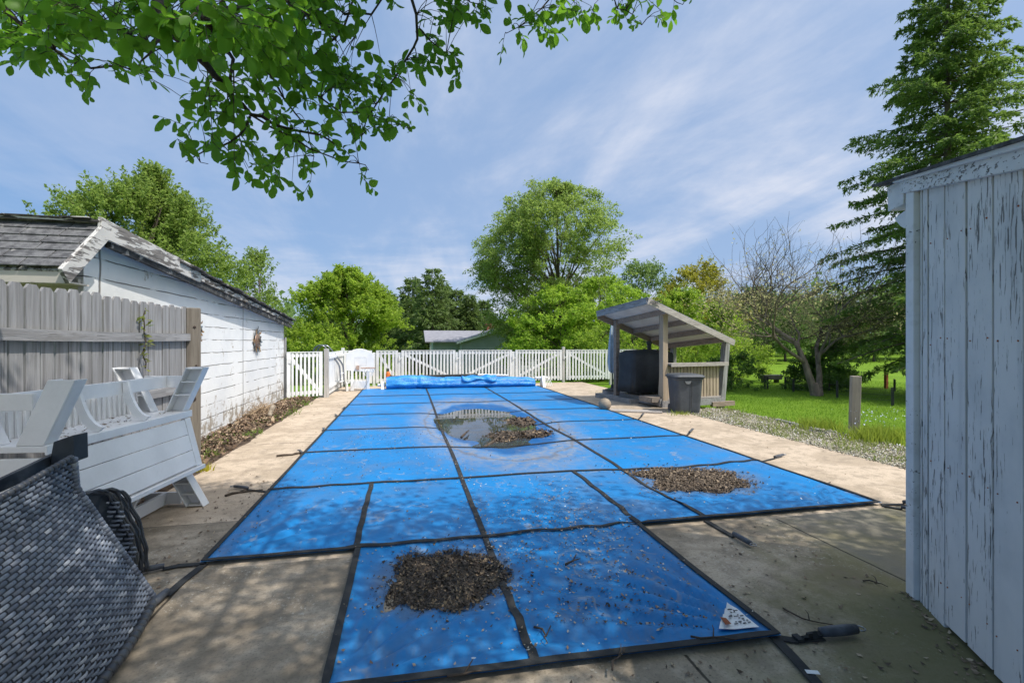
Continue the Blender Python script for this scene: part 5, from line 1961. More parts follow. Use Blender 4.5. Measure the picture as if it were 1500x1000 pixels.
for k in range(12):
    a0, a1 = 2 * math.pi * k / 12, 2 * math.pi * (k + 1) / 12
    for s_ in (0, 1):
        b0, b1 = (a0, a1) if s_ else (a1, a0)
        mb.tube([rc + (hr * math.cos(b0) + hf * math.sin(b0)) * 0.205, rc + (hr * math.cos(b1) + hf * math.sin(b1)) * 0.15 - HU * 0.12, rc + (hr * math.cos(b0) + hf * math.sin(b0)) * 0.12 - HU * 0.24], 0.004, 4, False)
mb.build('net', BACKB, rim)

# ------------------------------------------------------------------ solar cover reel
def bubble_mat():
    m, nt, p, tc = shell('blue_bubble_film')
    n = nz(nt, mapping(nt, tc, (1.2, 6, 6)), 2.2, 6, 0.65, 0.6)
    setin(nt, p, 'Base Color', mixc(nt, ramp(nt, n, 0.35, 0.7), (0.008, 0.17, 0.52), (0.05, 0.36, 0.75)))
    p.inputs['Roughness'].default_value = 0.28
    vor = nd(nt, 'ShaderNodeTexVoronoi', {'Vector': tc, 'Scale': 55}).outputs[0]
    bump(nt, p, mth(nt, 'ADD', mth(nt, 'MULTIPLY', vor, 0.25), n), 0.7, 0.03)
    return m


BUB = bubble_mat()
RY = 15.25
xl, xr = XY(566, RY), XY(783, RY)
rl = thing('cover_reel', 'rolled blue bubble solar cover on a reel behind the pool', 'pool reel', ((xl + xr) / 2, RY, 0))
mb = MB()
seg, ring = 110, 28
for i in range(seg + 1):
    t = i / seg
    x = xl + (xr - xl) * t
    r0 = 0.195 - 0.035 * t + (0.03 if t < 0.33 else 0.0) * math.sin(t / 0.33 * math.pi)
    if t > 0.93:
        r0 *= 1 - 0.25 * ((t - 0.93) / 0.07) ** 2
    cz = r0 * 0.92 + 0.03
    for k in range(ring):
        a = 2 * math.pi * k / ring
        rr_ = r0 * (1 + 0.10 * mnoise.noise(Vector((x * 2.6, math.cos(a) * 1.5, math.sin(a) * 1.5))) + 0.05 * mnoise.noise(Vector((x * 8, math.cos(a) * 3, math.sin(a) * 3))))
        rr_ *= 1 - 0.12 * math.exp(-((t - 0.20) / 0.012) ** 2) - 0.10 * math.exp(-((t - 0.37) / 0.01) ** 2)
        yy = math.cos(a) * rr_ * (1.25 if math.sin(a) < 0 else 1.0)
        mb.v.append((x, RY + yy, max(0.035, cz + math.sin(a) * rr_)))
for i in range(seg):
    for k in range(ring):
        k2 = (k + 1) % ring
        mb.f.append((i * ring + k, i * ring + k2, (i + 1) * ring + k2, (i + 1) * ring + k))
mb.f.append(tuple(range(ring)))
mb.f.append(tuple(range(seg * ring, seg * ring + ring))[::-1])
mb.build('roll', BUB, rl, smooth=True)
# loose folded flap over the roll
mb = MB()
n_ = 26
xa, xb = XY(676, RY), XY(726, RY)
for j in range(9):
    for i in range(n_ + 1):
        t, s_ = i / n_, j / 8
        x = xa + (xb - xa) * t + 0.10 * s_ * math.sin(t * 3)
        a = R(20) + R(125) * s_ - R(12) * math.sin(t * 9)
        r0 = 0.215 + 0.022 * math.sin(t * 17 + s_ * 5) + 0.05 * math.exp(-((t - 0.75) / 0.12) ** 2) * s_
        z_ = 0.19 + math.sin(a) * r0
        mb.v.append((x, RY - math.cos(a) * r0, max(0.04, z_)))
for j in range(8):
    for i in range(n_):
        a = j * (n_ + 1) + i
        mb.f.append((a, a + 1, a + n_ + 2, a + n_ + 1))
fl = mb.build('loose_flap', BUB, rl, smooth=True)
sd_ = fl.modifiers.new('thick', 'SOLIDIFY')
sd_.thickness = 0.006
# reel tube above the roll
mb = MB()
ta, tb = V(570, 553, 15.6), V(700, 549.5, 16.0)
mb.tube([ta, tb], 0.035, 10)
mb.beam(ta + Vector((0, 0.02, -0.05)), tb + Vector((0, 0.02, -0.05)), 0.02, 0.03)
k = 34
mb2 = MB()
for i in range(k):
    p = ta.lerp(tb, (i + 0.5) / k)
    mb.box(p + Vector((0, -0.02, -0.085)), (0.045, 0.012, 0.09))
mb.build('reel_tube', DARKM, rl)
mb = MB()
pa = V(700, 549.8, 16.0)
mb.tube([pa, V(745, 551, 15.9)], 0.04, 10)
mb.build('reel_sleeve', BACKB, rl)
for px, sgn in ((561, -1), (795, 1)):
    mb = MB()
    x = XY(px, RY)
    mb.tube([(x - sgn * 0.26, RY, 0.30 if sgn > 0 else 0.16), (x + sgn * 0.16, RY, 0.30 if sgn > 0 else 0.16)], 0.04, 10)
    mb.prism([(x - 0.05, RY - 0.22, 0.0), (x - 0.05, RY - 0.14, 0.0), (x - 0.05, RY - 0.03, 0.27), (x - 0.05, RY + 0.03, 0.27), (x - 0.05, RY + 0.14, 0.0), (x - 0.05, RY + 0.22, 0.0), (x - 0.05, RY + 0.05, 0.36 if sgn > 0 else 0.22), (x - 0.05, RY - 0.05, 0.36 if sgn > 0 else 0.22)], (0.10, 0, 0))
    if sgn > 0:
        for kk in range(4):
            mb.beam((x + 0.08 + 0.05 * kk, RY, 0.30), (x + 0.12 + 0.06 * kk, RY - 0.1, 0.02), 0.02, 0.02)
    mb.build('stand', BACKB, rl, bevel=0.008)
cn = thing('canister', 'small orange canister standing behind the left end of the blue roll', 'canister', tuple(V(568.5, 573, 15.7)))
cb = V(568.5, 573, 15.7)
mb = MB()
mb.lathe([(0.06, 0.0), (0.072, 0.02), (0.075, 0.44), (0.05, 0.50), (0.03, 0.52)], (cb.x, cb.y, 0.0), 16)
mb.build('body', ORANGE, cn, smooth=True)
mb = MB()
mb.lathe([(0.035, 0.51), (0.035, 0.60), (0.02, 0.62)], (cb.x, cb.y, 0.0), 12)
mb.build('cap', DARKM, cn)

# ------------------------------------------------------------------ lean-to shelter
PO = Vector((5.72, 9.94, 0))
E1, E2 = Vector((0.985, 0.174, 0)), Vector((-0.174, 0.985, 0))
PM = Matrix((E1, E2, Vector((0, 0, 1)))).transposed()


def pl(u, v_, z):
    return PO + E1 * u + E2 * v_ + Vector((0, 0, z))


pv = thing('shelter', 'weathered wooden lean-to shelter with counter and deck beside the pool', 'shelter', tuple(PO))


def pbox(mb, u0, u1, v0, v1, z0, z1):
    mb.box(pl((u0 + u1) / 2, (v0 + v1) / 2, (z0 + z1) / 2), (abs(u1 - u0), abs(v1 - v0), abs(z1 - z0)), PM)


mb = MB()
k = 0
v_ = -0.05
while v_ < 2.3:
    pbox(mb, -0.1, 1.75, v_, v_ + 0.135, 0.16, 0.195)
    v_ += 0.142
mb.build('deck', GREY_X, pv)
mb = MB()
pbox(mb, -0.14, -0.10, -0.05, 2.3, 0.03, 0.19)
pbox(mb, -0.10, 1.75, -0.09, -0.052, 0.00, 0.15)
mb.build('deck_fascia', GREY_Y, pv)
mb = MB()
pbox(mb, -0.40, -0.145, 0.75, 2.25, 0.075, 0.115)
pbox(mb, -0.40, -0.37, 0.75, 2.25, 0.0, 0.074)
pbox(mb, -0.39, -0.145, 0.72, 0.75, 0.0, 0.11)
mb.build('step', GREY_Y, pv)
mb = MB()
pbox(mb, -0.34, 0.05, 0.02, 0.42, 0.20, 0.235)
pbox(mb, -0.36, -0.342, 0.0, 0.42, 0.12, 0.235)
pbox(mb, -0.34, -0.02, -0.02, 0.018, 0.12, 0.235)
mb.build('step', TAN_X, pv)


def zr(u, v_):
    return 2.44 - 0.93 * (u + 0.7) / 2.55 - 0.09 * (v_ + 0.3)


RU0, RU1, RV0, RV1 = -0.66, 1.82, -0.28, 1.72
# posts
mb = MB()
pbox(mb, -0.07, 0.07, -0.07, 0.07, -0.02, zr(0, 0) + 0.03)
mb.build('post', TAN, pv, bevel=0.008)
mb = MB()
pbox(mb, -0.24, -0.12, 1.52, 1.64, 0.10, zr(-0.2, 1.6) - 0.05)
mb.build('post', RAFTER, pv, bevel=0.008)
mb = MB()
a, b = pl(1.72, 0.02, -0.24), pl(1.88, -0.02, zr(1.82, 0) + 0.05)
mb.beam(a, b, 0.14, 0.14, E2)
mb.build('post', GREY, pv, bevel=0.008)
mb = MB()
pbox(mb, 1.62, 1.74, 1.55, 1.67, -0.2, zr(1.7, 1.6) - 0.05)
mb.build('post', GREY, pv, bevel=0.008)
mb = MB()
a, b = pl(0.10, 0.25, 0.195), pl(0.24, 0.25, zr(0.24, 0.25) - 0.12)
mb.beam(a, b, 0.06, 0.06, E2)
mb.build('post', TAN, pv)
# roof sheet, fascia, rafters
mb = MB()
q = [(RU0, RV0), (RU1, RV0), (RU1, RV1), (RU0, RV1)]
mb.prism([pl(u, v_, zr(u, v_) - 0.02) for u, v_ in q], (0, 0, 0.03))
rfo = mb.build('roof', PANELW, pv)
mb = MB()
q2 = [(RU0 - 0.03, RV0 - 0.03), (RU1 + 0.03, RV0 - 0.03), (RU1 + 0.03, RV1 + 0.03), (RU0 - 0.03, RV1 + 0.03)]
mb.prism([pl(u, v_, zr(u, v_) + 0.014) for u, v_ in q2], (0, 0, 0.015))
mb.build('roofing', HOUSE_ROOF, rfo)


def rbeam(mb, u0, v0, u1, v1, dz, wd, h):
    mb.beam(pl(u0, v0, zr(u0, v0) + dz), pl(u1, v1, zr(u1, v1) + dz), wd, h)


mb = MB()
rbeam(mb, RU0 - 0.02, RV0 - 0.02, RU1 + 0.02, RV0 - 0.02, -0.055, 0.036, 0.13)
mb.build('rake_fascia', GREY_X, pv, bevel=0.004)
mb = MB()
rbeam(mb, RU0 - 0.02, RV0, RU0 - 0.02, RV1, -0.055, 0.036, 0.13)
mb.build('eave_fascia', GREY_Y, pv, bevel=0.004)
mb = MB()
rbeam(mb, RU0, RV1 - 0.02, RU1, RV1 - 0.02, -0.10, 0.04, 0.14)
mb.build('rake_fascia', RAFTER, pv, bevel=0.004)
for u in (-0.18, 0.42, 0.98, 1.52):
    mb = MB()
    rbeam(mb, u, RV0 + 0.002, u, RV1 - 0.045, -0.085, 0.045, 0.12)
    mb.build('rafter', RAFTER, pv, bevel=0.003)
# counter and balusters
mb = MB()
mb.beam(pl(0.07, -0.03, 0.985), pl(1.80, -0.03, 0.985), 0.26, 0.035)
mb.beam(pl(0.075, -0.165, 0.965), pl(1.80, -0.165, 0.965), 0.022, 0.085)
mb.build('counter', GREY_X, pv, bevel=0.004)
mb = MB()
n = 16
for k in range(n):
    u = 0.12 + (1.60 - 0.12) * k / (n - 1)
    pbox(mb, u - 0.036, u + 0.036, -0.03, -0.005 + random.uniform(-.003, .003), 0.16 + random.uniform(-0.01, 0.01), 0.935)
mb.build('balusters', TAN, pv)
mb = MB()
pbox(mb, 0.08, 1.72, 0.0, 0.04, 0.85, 0.92)
pbox(mb, 0.08, 1.72, -0.002, 0.04, 0.14, 0.21)
pbox(mb, 1.35, 2.05, -0.13, -0.035, -0.05, 0.06)
mb.build('rail', RAFTER, pv, bevel=0.003)
# coil of wire at the roof corner
mb = MB()
for k in range(4):
    c = pl(RU0 + 0.10 + 0.05 * k, RV0 - 0.055, zr(RU0, RV0) - 0.07)
    mb.tube([c + E1 * (0.07 * math.cos(t)) + Vector((0, 0, 0.035 * math.sin(t + k))) + E2 * (-0.012 * k) for t in np.linspace(0, 6.28, 12)], 0.006, 5)
tag(mb.build('wire_coil', DARKM), 'small tangle of wire hooked on the shelter roof corner', 'wire')

# covered grill
def drape(mb, cu, cv, hu, hv, prof, n=14, seed=0, corner=0.25):
    """cloth over a box: prof = [(z, scale)]"""
    rings = []
    m_ = 64
    for z, s_ in prof:
        rg = []
        for k in range(m_):
            a = 2 * math.pi * k / m_
            ca, sa = math.cos(a), math.sin(a)
            e_ = 0.28
            x = math.copysign(abs(ca) ** e_, ca) * hu
            y = math.copysign(abs(sa) ** e_, sa) * hv
            f = s_ * (1 + 0.022 * mnoise.noise(Vector((a * 3.2, z * 2.0, seed))) + 0.02 * math.sin(a * 11 + z * 3) * (1 if z < 0.8 else 0.2))
            p = pl(cu + x * f, cv + y * f, z)
            rg.append(p)
        rings.append(rg)
    b = len(mb.v)
    for rg in rings:
        mb.v += [tuple(p) for p in rg]
    for i in range(len(rings) - 1):
        for k in range(m_):
            k2 = (k + 1) % m_
            mb.f.append((b + i * m_ + k, b + i * m_ + k2, b + (i + 1) * m_ + k2, b + (i + 1) * m_ + k))
    mb.f.append(tuple(b + (len(rings) - 1) * m_ + k for k in range(m_)))
    mb.f.append(tuple(b + k for k in range(m_))[::-1])


gr = thing('grill', 'gas grill under a black fabric cover on the shelter deck', 'grill', tuple(pl(0.55, 1.05, 0.195)))
mb = MB()
drape(mb, 0.33, 1.05, 0.64, 0.36, [(0.26, 1.04), (0.5, 1.0), (0.9, 0.98), (1.14, 0.99), (1.22, 0.95), (1.28, 0.72), (1.30, 0.3)], seed=4)
mb.build('cover', GRILLC, gr, smooth=True)
mb = MB()
mb.lathe([(0.05, 1.28), (0.055, 1.42), (0.07, 1.45), (0.07, 1.50), (0.03, 1.52)], pl(0.47, 1.1, 0), 14)
mb.build('chimney_cap', DARKM, gr)
for u in (-0.02, 1.06):
    for v_ in (0.80, 1.30):
        mb = MB()
        mb.lathe([(0.03, 0.195), (0.03, 0.30)], pl(u, v_, 0), 10)
        mb.build('leg', DARKM, gr)
# closed umbrella leaning behind the left post
um = thing('umbrella', 'closed pale blue umbrella standing behind the left shelter post', 'umbrella', tuple(pl(-0.02, 1.85, 0.195)))
mb = MB()
ub = pl(-0.06, 1.95, 0)
mb.lathe([(0.02, 0.65), (0.10, 0.72), (0.13, 0.95), (0.11, 1.35), (0.07, 1.75), (0.03, 1.98), (0.012, 2.02)], ub, 10)
for i, p in enumerate(mb.v):
    a = i % 10
    k = 1.0 if a % 2 == 0 else 0.6
    mb.v[i] = (ub.x + (p[0] - ub.x) * k, ub.y + (p[1] - ub.y) * k, p[2])
mb.build('canopy', CLOTHB, um)
mb = MB()
mb.tube([(ub.x, ub.y, 0.195), (ub.x, ub.y, 2.05)], 0.018, 8)
mb.lathe([(0.2, 0.196), (0.2, 0.23), (0.05, 0.27), (0.03, 0.36)], ub, 18)
mb.build('pole', DARKM, um)

# bin
bb_ = G(1003, 606, -0.03)
bn = thing('wheelie_bin', 'dark grey plastic rubbish bin with lid in front of the counter', 'bin', tuple(bb_))
BR_ = Matrix.Rotation(R(-12), 3, 'Z')


def bpt(x, y, z):
    return BR_ @ Vector((x, y, 0)) + Vector((bb_.x, bb_.y, bb_.z + z))


def rrect(hx, hy, r, z, n=5):
    out = []
    for cx, cy, a0 in ((hx - r, hy - r, 0), (-hx + r, hy - r, 90), (-hx + r, -hy + r, 180), (hx - r, -hy + r, 270)):
        for k in range(n + 1):
            a = R(a0 + 90 * k / n)
            out.append(bpt(cx + r * math.cos(a), cy + r * math.sin(a), z))
    return out


def loft(mb, rings):
    b = len(mb.v)
    n = len(rings[0])
    for rg in rings:
        mb.v += [tuple(p) for p in rg]
    for i in range(len(rings) - 1):
        for k in range(n):
            k2 = (k + 1) % n
            mb.f.append((b + i * n + k, b + i * n + k2, b + (i + 1) * n + k2, b + (i + 1) * n + k))
    mb.f.append(tuple(b + k for k in range(n))[::-1])
    mb.f.append(tuple(b + (len(rings) - 1) * n + k for k in range(n)))


mb = MB()
loft(mb, [rrect(0.245, 0.24, 0.09, 0.03), rrect(0.255, 0.25, 0.09, 0.10), rrect(0.295, 0.29, 0.10, 0.72), rrect(0.30, 0.295, 0.10, 0.735), rrect(0.315, 0.31, 0.10, 0.74), rrect(0.315, 0.31, 0.10, 0.775)])
body = mb.build('body', BIN, bn, smooth=False, bevel=0.006)
mb = MB()
loft(mb, [rrect(0.335, 0.335, 0.11, 0.778), rrect(0.340, 0.340, 0.11, 0.80), rrect(0.30, 0.30, 0.11, 0.835), rrect(0.18, 0.18, 0.09, 0.852)])
mb.build('lid', BIN, bn, bevel=0.008)
mb = MB()
mb.prism([bpt(-0.11, -0.30, 0.71), bpt(0.02, -0.30, 0.71), bpt(0.0, -0.296, 0.66), bpt(-0.04, -0.295, 0.645), bpt(-0.09, -0.296, 0.66)], BR_ @ Vector((0, -0.025, 0.0)))
mb.build('handle', generic('pale_scuffed_plastic', (0.16, 0.17, 0.18), (0.25, 0.26, 0.27), 9, rough=0.5), bn)
mb = MB()
mb.prism([bpt(0.04, -0.297, 0.68), bpt(0.045, -0.298, 0.68), bpt(0.04, -0.262, 0.15), bpt(0.035, -0.262, 0.15)], BR_ @ Vector((0, -0.008, 0)))
mb.build('seam', DARKM, bn)
for s_ in (-1, 1):
    mb = MB()
    mb.lathe([(0.02, -0.03), (0.09, -0.03), (0.09, 0.03), (0.02, 0.03)], bpt(s_ * 0.23, 0.22, 0.09), 16, BR_ @ Matrix.Rotation(R(90), 3, 'Y'))
    mb.build('wheel', RUB, bn)

# ball and plank on the deck
q = G(886, 602)
mb = MB()
n_ = 20
mb.lathe([(max(0.002, 0.135 * math.sin(math.pi * k / n_)), 0.132 - 0.135 * math.cos(math.pi * k / n_)) for k in range(n_ + 1)], (q.x, q.y, 0.002), 28)
tag(mb.build('ball', BALLM, smooth=True), 'weathered brown ball on the deck by the pool edge', 'ball')
pk = thing('plank', 'two flat boards lying on the deck below the shelter step', 'boards', tuple(G(935, 601)))
a, b = G(893, 603.5), G(970, 606)
for dv in (0.0, 0.15):
    mb = MB()
    off = (fw * dv)
    mb.beam(Vector((a.x, a.y, 0.018)) + off, Vector((b.x, b.y, 0.018)) + off, 0.14, 0.03)
    mb.build('board', GREY_X, pk, bevel=0.003)

# ------------------------------------------------------------------ lawn furniture
b = G(1252, 642, -0.06)
mb = MB()
mb.box((b.x, b.y, 0.41), (0.13, 0.13, 1.06), Matrix.Rotation(R(-32), 3, 'Z') @ Matrix.Rotation(R(1.5), 3, 'Y'))
tag(mb.build('wooden_post', wood('lawn_post_wood', (0.42, 0.37, 0.31), (0.26, 0.22, 0.18)), bevel=0.008), 'lone square grey wooden post at the gravel edge', 'post')
stakes = [(1120, 571, 551), (1124, 571, 552), (1150, 571, 553), (1162, 575, 555), (1226, 583, 558), (1307, 594, 568), (1310, 574, 556)]
slab = ['dark metal stake leftmost of the garden fence stakes', 'dark metal stake touching the leftmost stake', 'short dark stake between the leftmost pair and the budding tree', 'dark stake just left of the budding tree trunks', 'dark stake right of the budding tree trunks',
        'nearest dark stake left of the shed corner', 'far thin stake right of the taller rusty post']
for (px, y0, y1), lb in zip(stakes, slab):
    b = G(px, y0, LZ)
    D = pix(b)[2]
    t = V(px, y1, D)
    mb = MB()
    mb.beam((b.x, b.y, LZ - 0.1), (t.x, t.y, t.z), 0.035, 0.035, (0, 1, 0))
    mb.beam((b.x + 0.012, b.y - 0.02, LZ), (t.x + 0.012, t.y - 0.02, t.z - 0.02), 0.012, 0.03, (0, 1, 0))
    tag(mb.build('fence_stake', DARKM), lb, 'stake', 'metal stakes on the lawn')
for px, y0, y1, lb in ((1239, 566, 548, 'short rust-red post behind the dark stakes'), (1298, 570, 543, 'taller rust-red post under the spruce boughs')):
    b = G(px, y0, LZ)
    D = pix(b)[2]
    t = V(px, y1, D)
    mb = MB()
    mb.beam((b.x, b.y, LZ - 0.1), (b.x, b.y, t.z), 0.09, 0.09, (0, 1, 0))
    tag(mb.build('rusty_post', RUST, bevel=0.006), lb, 'post', 'rust-red posts on the lawn')
q = G(1132, 563, LZ)
tr_ = thing('trough', 'low dark trough on two feet on the lawn left of the budding tree', 'trough', tuple(q))
mb = MB()
mb.prism([q - rt * 0.36 + HU * 0.16, q + rt * 0.36 + HU * 0.16, q + rt * 0.42 + HU * 0.34, q - rt * 0.42 + HU * 0.34], fw * 0.4)
mb.build('body', DARKM, tr_, bevel=0.01)
for u in (-0.28, 0.22):
    mb = MB()
    mb.prism([q + rt * u + fw * 0.05, q + rt * (u + 0.06) + fw * 0.05, q + rt * (u + 0.06) + fw * 0.05 + HU * 0.16, q + rt * u + fw * 0.05 + HU * 0.16], fw * 0.3)
    mb.build('leg', DARKM, tr_)
wfz = thing('wire_fence', 'thin sagging wires strung between the dark metal stakes', 'wire fence', tuple(G(1162, 575, LZ)))
wp = [G(1120, 571, LZ), G(1150, 571, LZ), G(1162, 575, LZ), G(1226, 583, LZ), G(1307, 594, LZ)]
for hz in (0.12, 0.26, 0.40):
    mb = MB()
    q = []
    for a, b in zip(wp[:-1], wp[1:]):
        for k in range(5):
            t = k / 5
            q.append(a.lerp(b, t) + Vector((0.02, -0.03, hz - 0.05 * math.sin(math.pi * t) * (b - a).length / 2)))
    q.append(wp[-1] + Vector((0.02, -0.03, hz)))
    mb.tube(q, 0.004, 4)
    mb.build('wire', DARKM, wfz)
# timber edging along the gravel
mb = MB()
a, b = G(1137, 617, -0.02), G(1200, 633, -0.02)
mb.beam((a.x, a.y, -0.02), (b.x, b.y, -0.02), 0.09, 0.09)
tag(mb.build('edging_timber', GREY_Y, bevel=0.01), 'grey timber edging piece between gravel and lawn', 'edging')


# flowering clumps
def clump(label, px, py, r, h, n, seed, m, flowers=0):
    g = np.random.default_rng(seed)
    b = G(px, py, -0.06)
    root = thing('flower_clump', label, 'plant', (b.x, b.y, -0.08))
    P = np.zeros((n, 3))
    P[:, 0] = b.x + g.normal(0, r, n)
    P[:, 1] = b.y + g.normal(0, r * 0.6, n)
    P[:, 2] = -0.08
    o = blades('foliage', P, (h * 0.5, h), (0.005, 0.011), m, 0.7, seed)
    hook(o, root)
    if flowers:
        q = np.stack([b.x + 0.15 + g.normal(0, r * 1.2, flowers), b.y + g.normal(0.1, r * 0.5, flowers), g.uniform(h * 0.7, h * 1.35, flowers)], 1)
        o = flakes('flowers', q, (0.012, 0.024), chips('pale_blue_petals', (0.36, 0.42, 0.62), (0.62, 0.66, 0.80)), 0.9, (0.6, 1.0), seed)
        hook(o, root)
    return root


CLG = leafmat('clump_leaves', (0.13, 0.20, 0.02), (0.30, 0.36, 0.05), 0.4)
clump('yellow-green clump with pale blue flowers right of the lone post', 1286, 650, 0.24, 0.34, 900, 3, CLG, 110)
clump('grassy green clump left of the lone post', 1196, 632, 0.22, 0.30, 420, 4, CLG)
clump('small yellow weed at the foot of the stacked benches', 297, 698, 0.05, 0.20, 90, 6, leafmat('yellow_weed', (0.32, 0.30, 0.02), (0.5, 0.45, 0.05), 0.4))
clump('small weed patch at the corner of the shelter deck', 885, 578, 0.25, 0.12, 260, 7, CLG)
clump('weedy tuft at the foot of the rubbish bin', 1000, 612, 0.13, 0.2, 120, 8, CLG)

# straw and dead branch heap in the mulch bed
hs = thing('brush_heap', 'heap of straw and dead branches against the white wall', 'brush heap', (-2.8, 10.2, 0))
g = np.random.default_rng(50)
mb = MB()
for k in range(150):
    a = g.normal(0, 0.5)
    c = Vector((-2.78 + g.normal(0, 0.12), 10.1 + g.normal(0, 0.42), 0.10 + abs(g.normal(0, 0.07))))
    d = Vector((math.sin(a) * 0.5, math.cos(a), g.normal(0, 0.25))).normalized() * g.uniform(0.12, 0.34)
    mb.tube([c - d, c + Vector(g.normal(0, .02, 3)), c + d], [0.004, 0.004, 0.002], 4, False)
mb.build('straw', chips('pale_straw', (0.20, 0.13, 0.08), (0.40, 0.29, 0.18)), hs)
mb = MB()
mb.tube([(-2.72, 10.9, 0.10), (-2.62, 10.3, 0.20), (-2.52, 9.7, 0.12)], [0.03, 0.05, 0.04], 8)
mb.tube([(-2.5, 9.9, 0.06), (-2.42, 9.1, 0.05), (-2.5, 8.6, 0.06)], [0.012, 0.015, 0.008], 6)
mb.build('dead_branch', BARK_L, hs, smooth=True)

# ------------------------------------------------------------------ neighbour's house
nb = thing('neighbour_house', 'blue-grey sided house with grey roof behind the picket fence', 'house', (XY(700, 34), 34, -1.6))
NY = 34.0
xe, xa = XY(668, NY), XY(735, NY)
xr_ = 2 * xa - xe
ze, za = 1.48, 2.42
mb = MB()
wall = [(xe + 0.4, NY, -1.9), (xr_ - 0.4, NY, -1.9), (xr_ - 0.4, NY, ze), (xa, NY, za - 0.08), (xe + 0.4, NY, ze)]
mb.prism(wall, (0, 9, 0))
z = -1.9
nw = mb.build('wall', SIDING, nb)
mb = MB()
z = -1.8
while z < za - 0.2:
    x0_, x1_ = xe + 0.4, xr_ - 0.4
    if z > ze:
        f = (z - ze) / (za - ze)
        x0_, x1_ = xe + (xa - xe) * f + 0.1, xr_ + (xa - xr_) * f - 0.1
    mb.bb((x0_, NY - 0.025, z), (x1_, NY - 0.005, z + 0.012))
    mb.add([(x0_, NY - 0.005, z + 0.14), (x1_, NY - 0.005, z + 0.14), (x1_, NY - 0.03, z + 0.012), (x0_, NY - 0.03, z + 0.012)], [(0, 1, 2, 3)])
    z += 0.155
mb.build('siding', SIDING, nw)
mb = MB()
for s_ in (-1, 1):
    xx = xe if s_ < 0 else xr_
    mb.prism([(xx, NY - 0.45, ze - 0.08), (xa, NY - 0.45, za), (xa, NY - 0.45, za + 0.10), (xx, NY - 0.45, ze + 0.02)], (0, 10, 0))
nr = mb.build('roof', HOUSE_ROOF, nb)
mb = MB()
for xx in (xe, xr_):
    mb.prism([(xx, NY - 0.48, ze - 0.16), (xa, NY - 0.48, za - 0.08), (xa, NY - 0.48, za + 0.07), (xx, NY - 0.48, ze - 0.01)], (0, 0.025, 0))
mb.build('rake_trim', BACKB, nr)
# wing with the ridge along x
mb = MB()
x0_, x1_ = XY(622, 36), xe + 1.0
mb.prism([(x0_, 35.0, 1.42), (x0_, 38.0, 2.28), (x0_, 38.0, 2.36), (x0_, 35.0, 1.50)], (x1_ - x0_ + 2, 0, 0))
mb.prism([(x0_, 38.0, 2.28), (x0_, 41.0, 1.42), (x0_, 41.0, 1.50), (x0_, 38.0, 2.36)], (x1_ - x0_ + 2, 0, 0))
mb.build('roof', HOUSE_ROOF, nb)
mb = MB()
mb.bb((x0_ + 0.6, 35.6, -1.9), (x1_, 40.4, 1.5))
mb.build('wall', SIDING, nb)
mb = MB()
mb.bb((x0_ + 0.35, 35.25, -1.9), (x0_ + 0.47, 35.37, 1.45))
mb.build('porch_post', BACKB, nb)
mb = MB()
mb.bb((XY(712, 39), 38.6, 1.9), (XY(728, 39), 39.3, 2.85))
mb.bb((XY(711, 39), 38.55, 2.86), (XY(729, 39), 39.35, 2.95))
mb.build('chimney', BRICKM, nr)

# ------------------------------------------------------------------ white shed on the right
SC = Vector((2.95, 2.28, 0))
sdv = Vector((-0.51, -0.86, 0)).normalized()
sn = Vector((-0.86, 0.51, 0)).normalized()
shd = thing('shed', 'pale blue-white board shed with peeling paint at the right edge', 'shed', (4.2, 0.8, 0))


def sp(t, n_, z):
    return SC + sdv * t + sn * n_ + Vector((0, 0, z))


def ztop(t):
    return 2.40 - 0.20 * t


SL = 2.9
mb = MB()
mb.prism([sp(0.012, -0.03, 0.0), sp(SL, -0.03, 0.0), sp(SL, -0.03, ztop(SL)), sp(0.012, -0.03, ztop(0))], -sn * 2.6)
mb.build('wall', DARKM, shd)
mb = MB()
edges = [0.10, 0.135, 0.20, 0.372, 0.565, 0.766, 0.965, 1.16, 1.36, 1.56, 1.76, 1.96, 2.16, 2.36, 2.56, 2.76, SL]
for a, b in zip(edges[:-1], edges[1:]):
    j = random.uniform(-0.002, 0.003)
    bt = 0.012 + random.uniform(0, 0.02) if a > 0.2 else 0.0
    mb.prism([sp(a + 0.0075, -0.012 + j, bt), sp(b - 0.0075, -0.012 + j, bt + random.uniform(-.004, .01)), sp(b - 0.0075, -0.012 + j, ztop(b) - 0.005), sp(a + 0.0075, -0.012 + j, ztop(a) - 0.005)][::-1], sn * 0.02)
bsd = mb.build('board_siding', SHEDW, shd, bevel=0.0025)
mb = MB()
for a, b in zip(edges[2:-1], edges[3:]):
    for z_ in (0.22, 0.85, 1.5, 2.05):
        for t in (a + 0.035, b - 0.035):
            if random.random() < 0.7 and z_ < ztop(t) - 0.1:
                p = sp(t + random.uniform(-.006, .006), 0.0095, z_ + random.uniform(-.02, .02))
                mb.tube([p, p + sn * 0.003], random.uniform(0.003, 0.005), 6)
tag(mb.build('nail_heads', RUST, bsd), None, None, None, 'stuff')
mb = MB()
mb.prism([sp(0, -0.05, 0.0), sp(0.098, -0.05, 0.0), sp(0.098, -0.05, ztop(0.1) - 0.01), sp(0, -0.05, ztop(0) - 0.01)][::-1], sn * 0.085)
mb.build('corner_board', SHEDT, shd, bevel=0.004)
mb = MB()
mb.prism([sp(-0.04, 0.01, ztop(-0.04) - 0.01), sp(SL, 0.01, ztop(SL) - 0.01), sp(SL, 0.01, ztop(SL) + 0.078), sp(-0.04, 0.01, ztop(-0.04) + 0.078)][::-1], sn * 0.04)
fb = mb.build('frieze_board', peel('frieze_paint', (0.72, 0.73, 0.74), (0.20, 0.19, 0.18), axis=1, th=0.56, sc_a=70, sc_l=9), shd, bevel=0.004)
mb = MB()
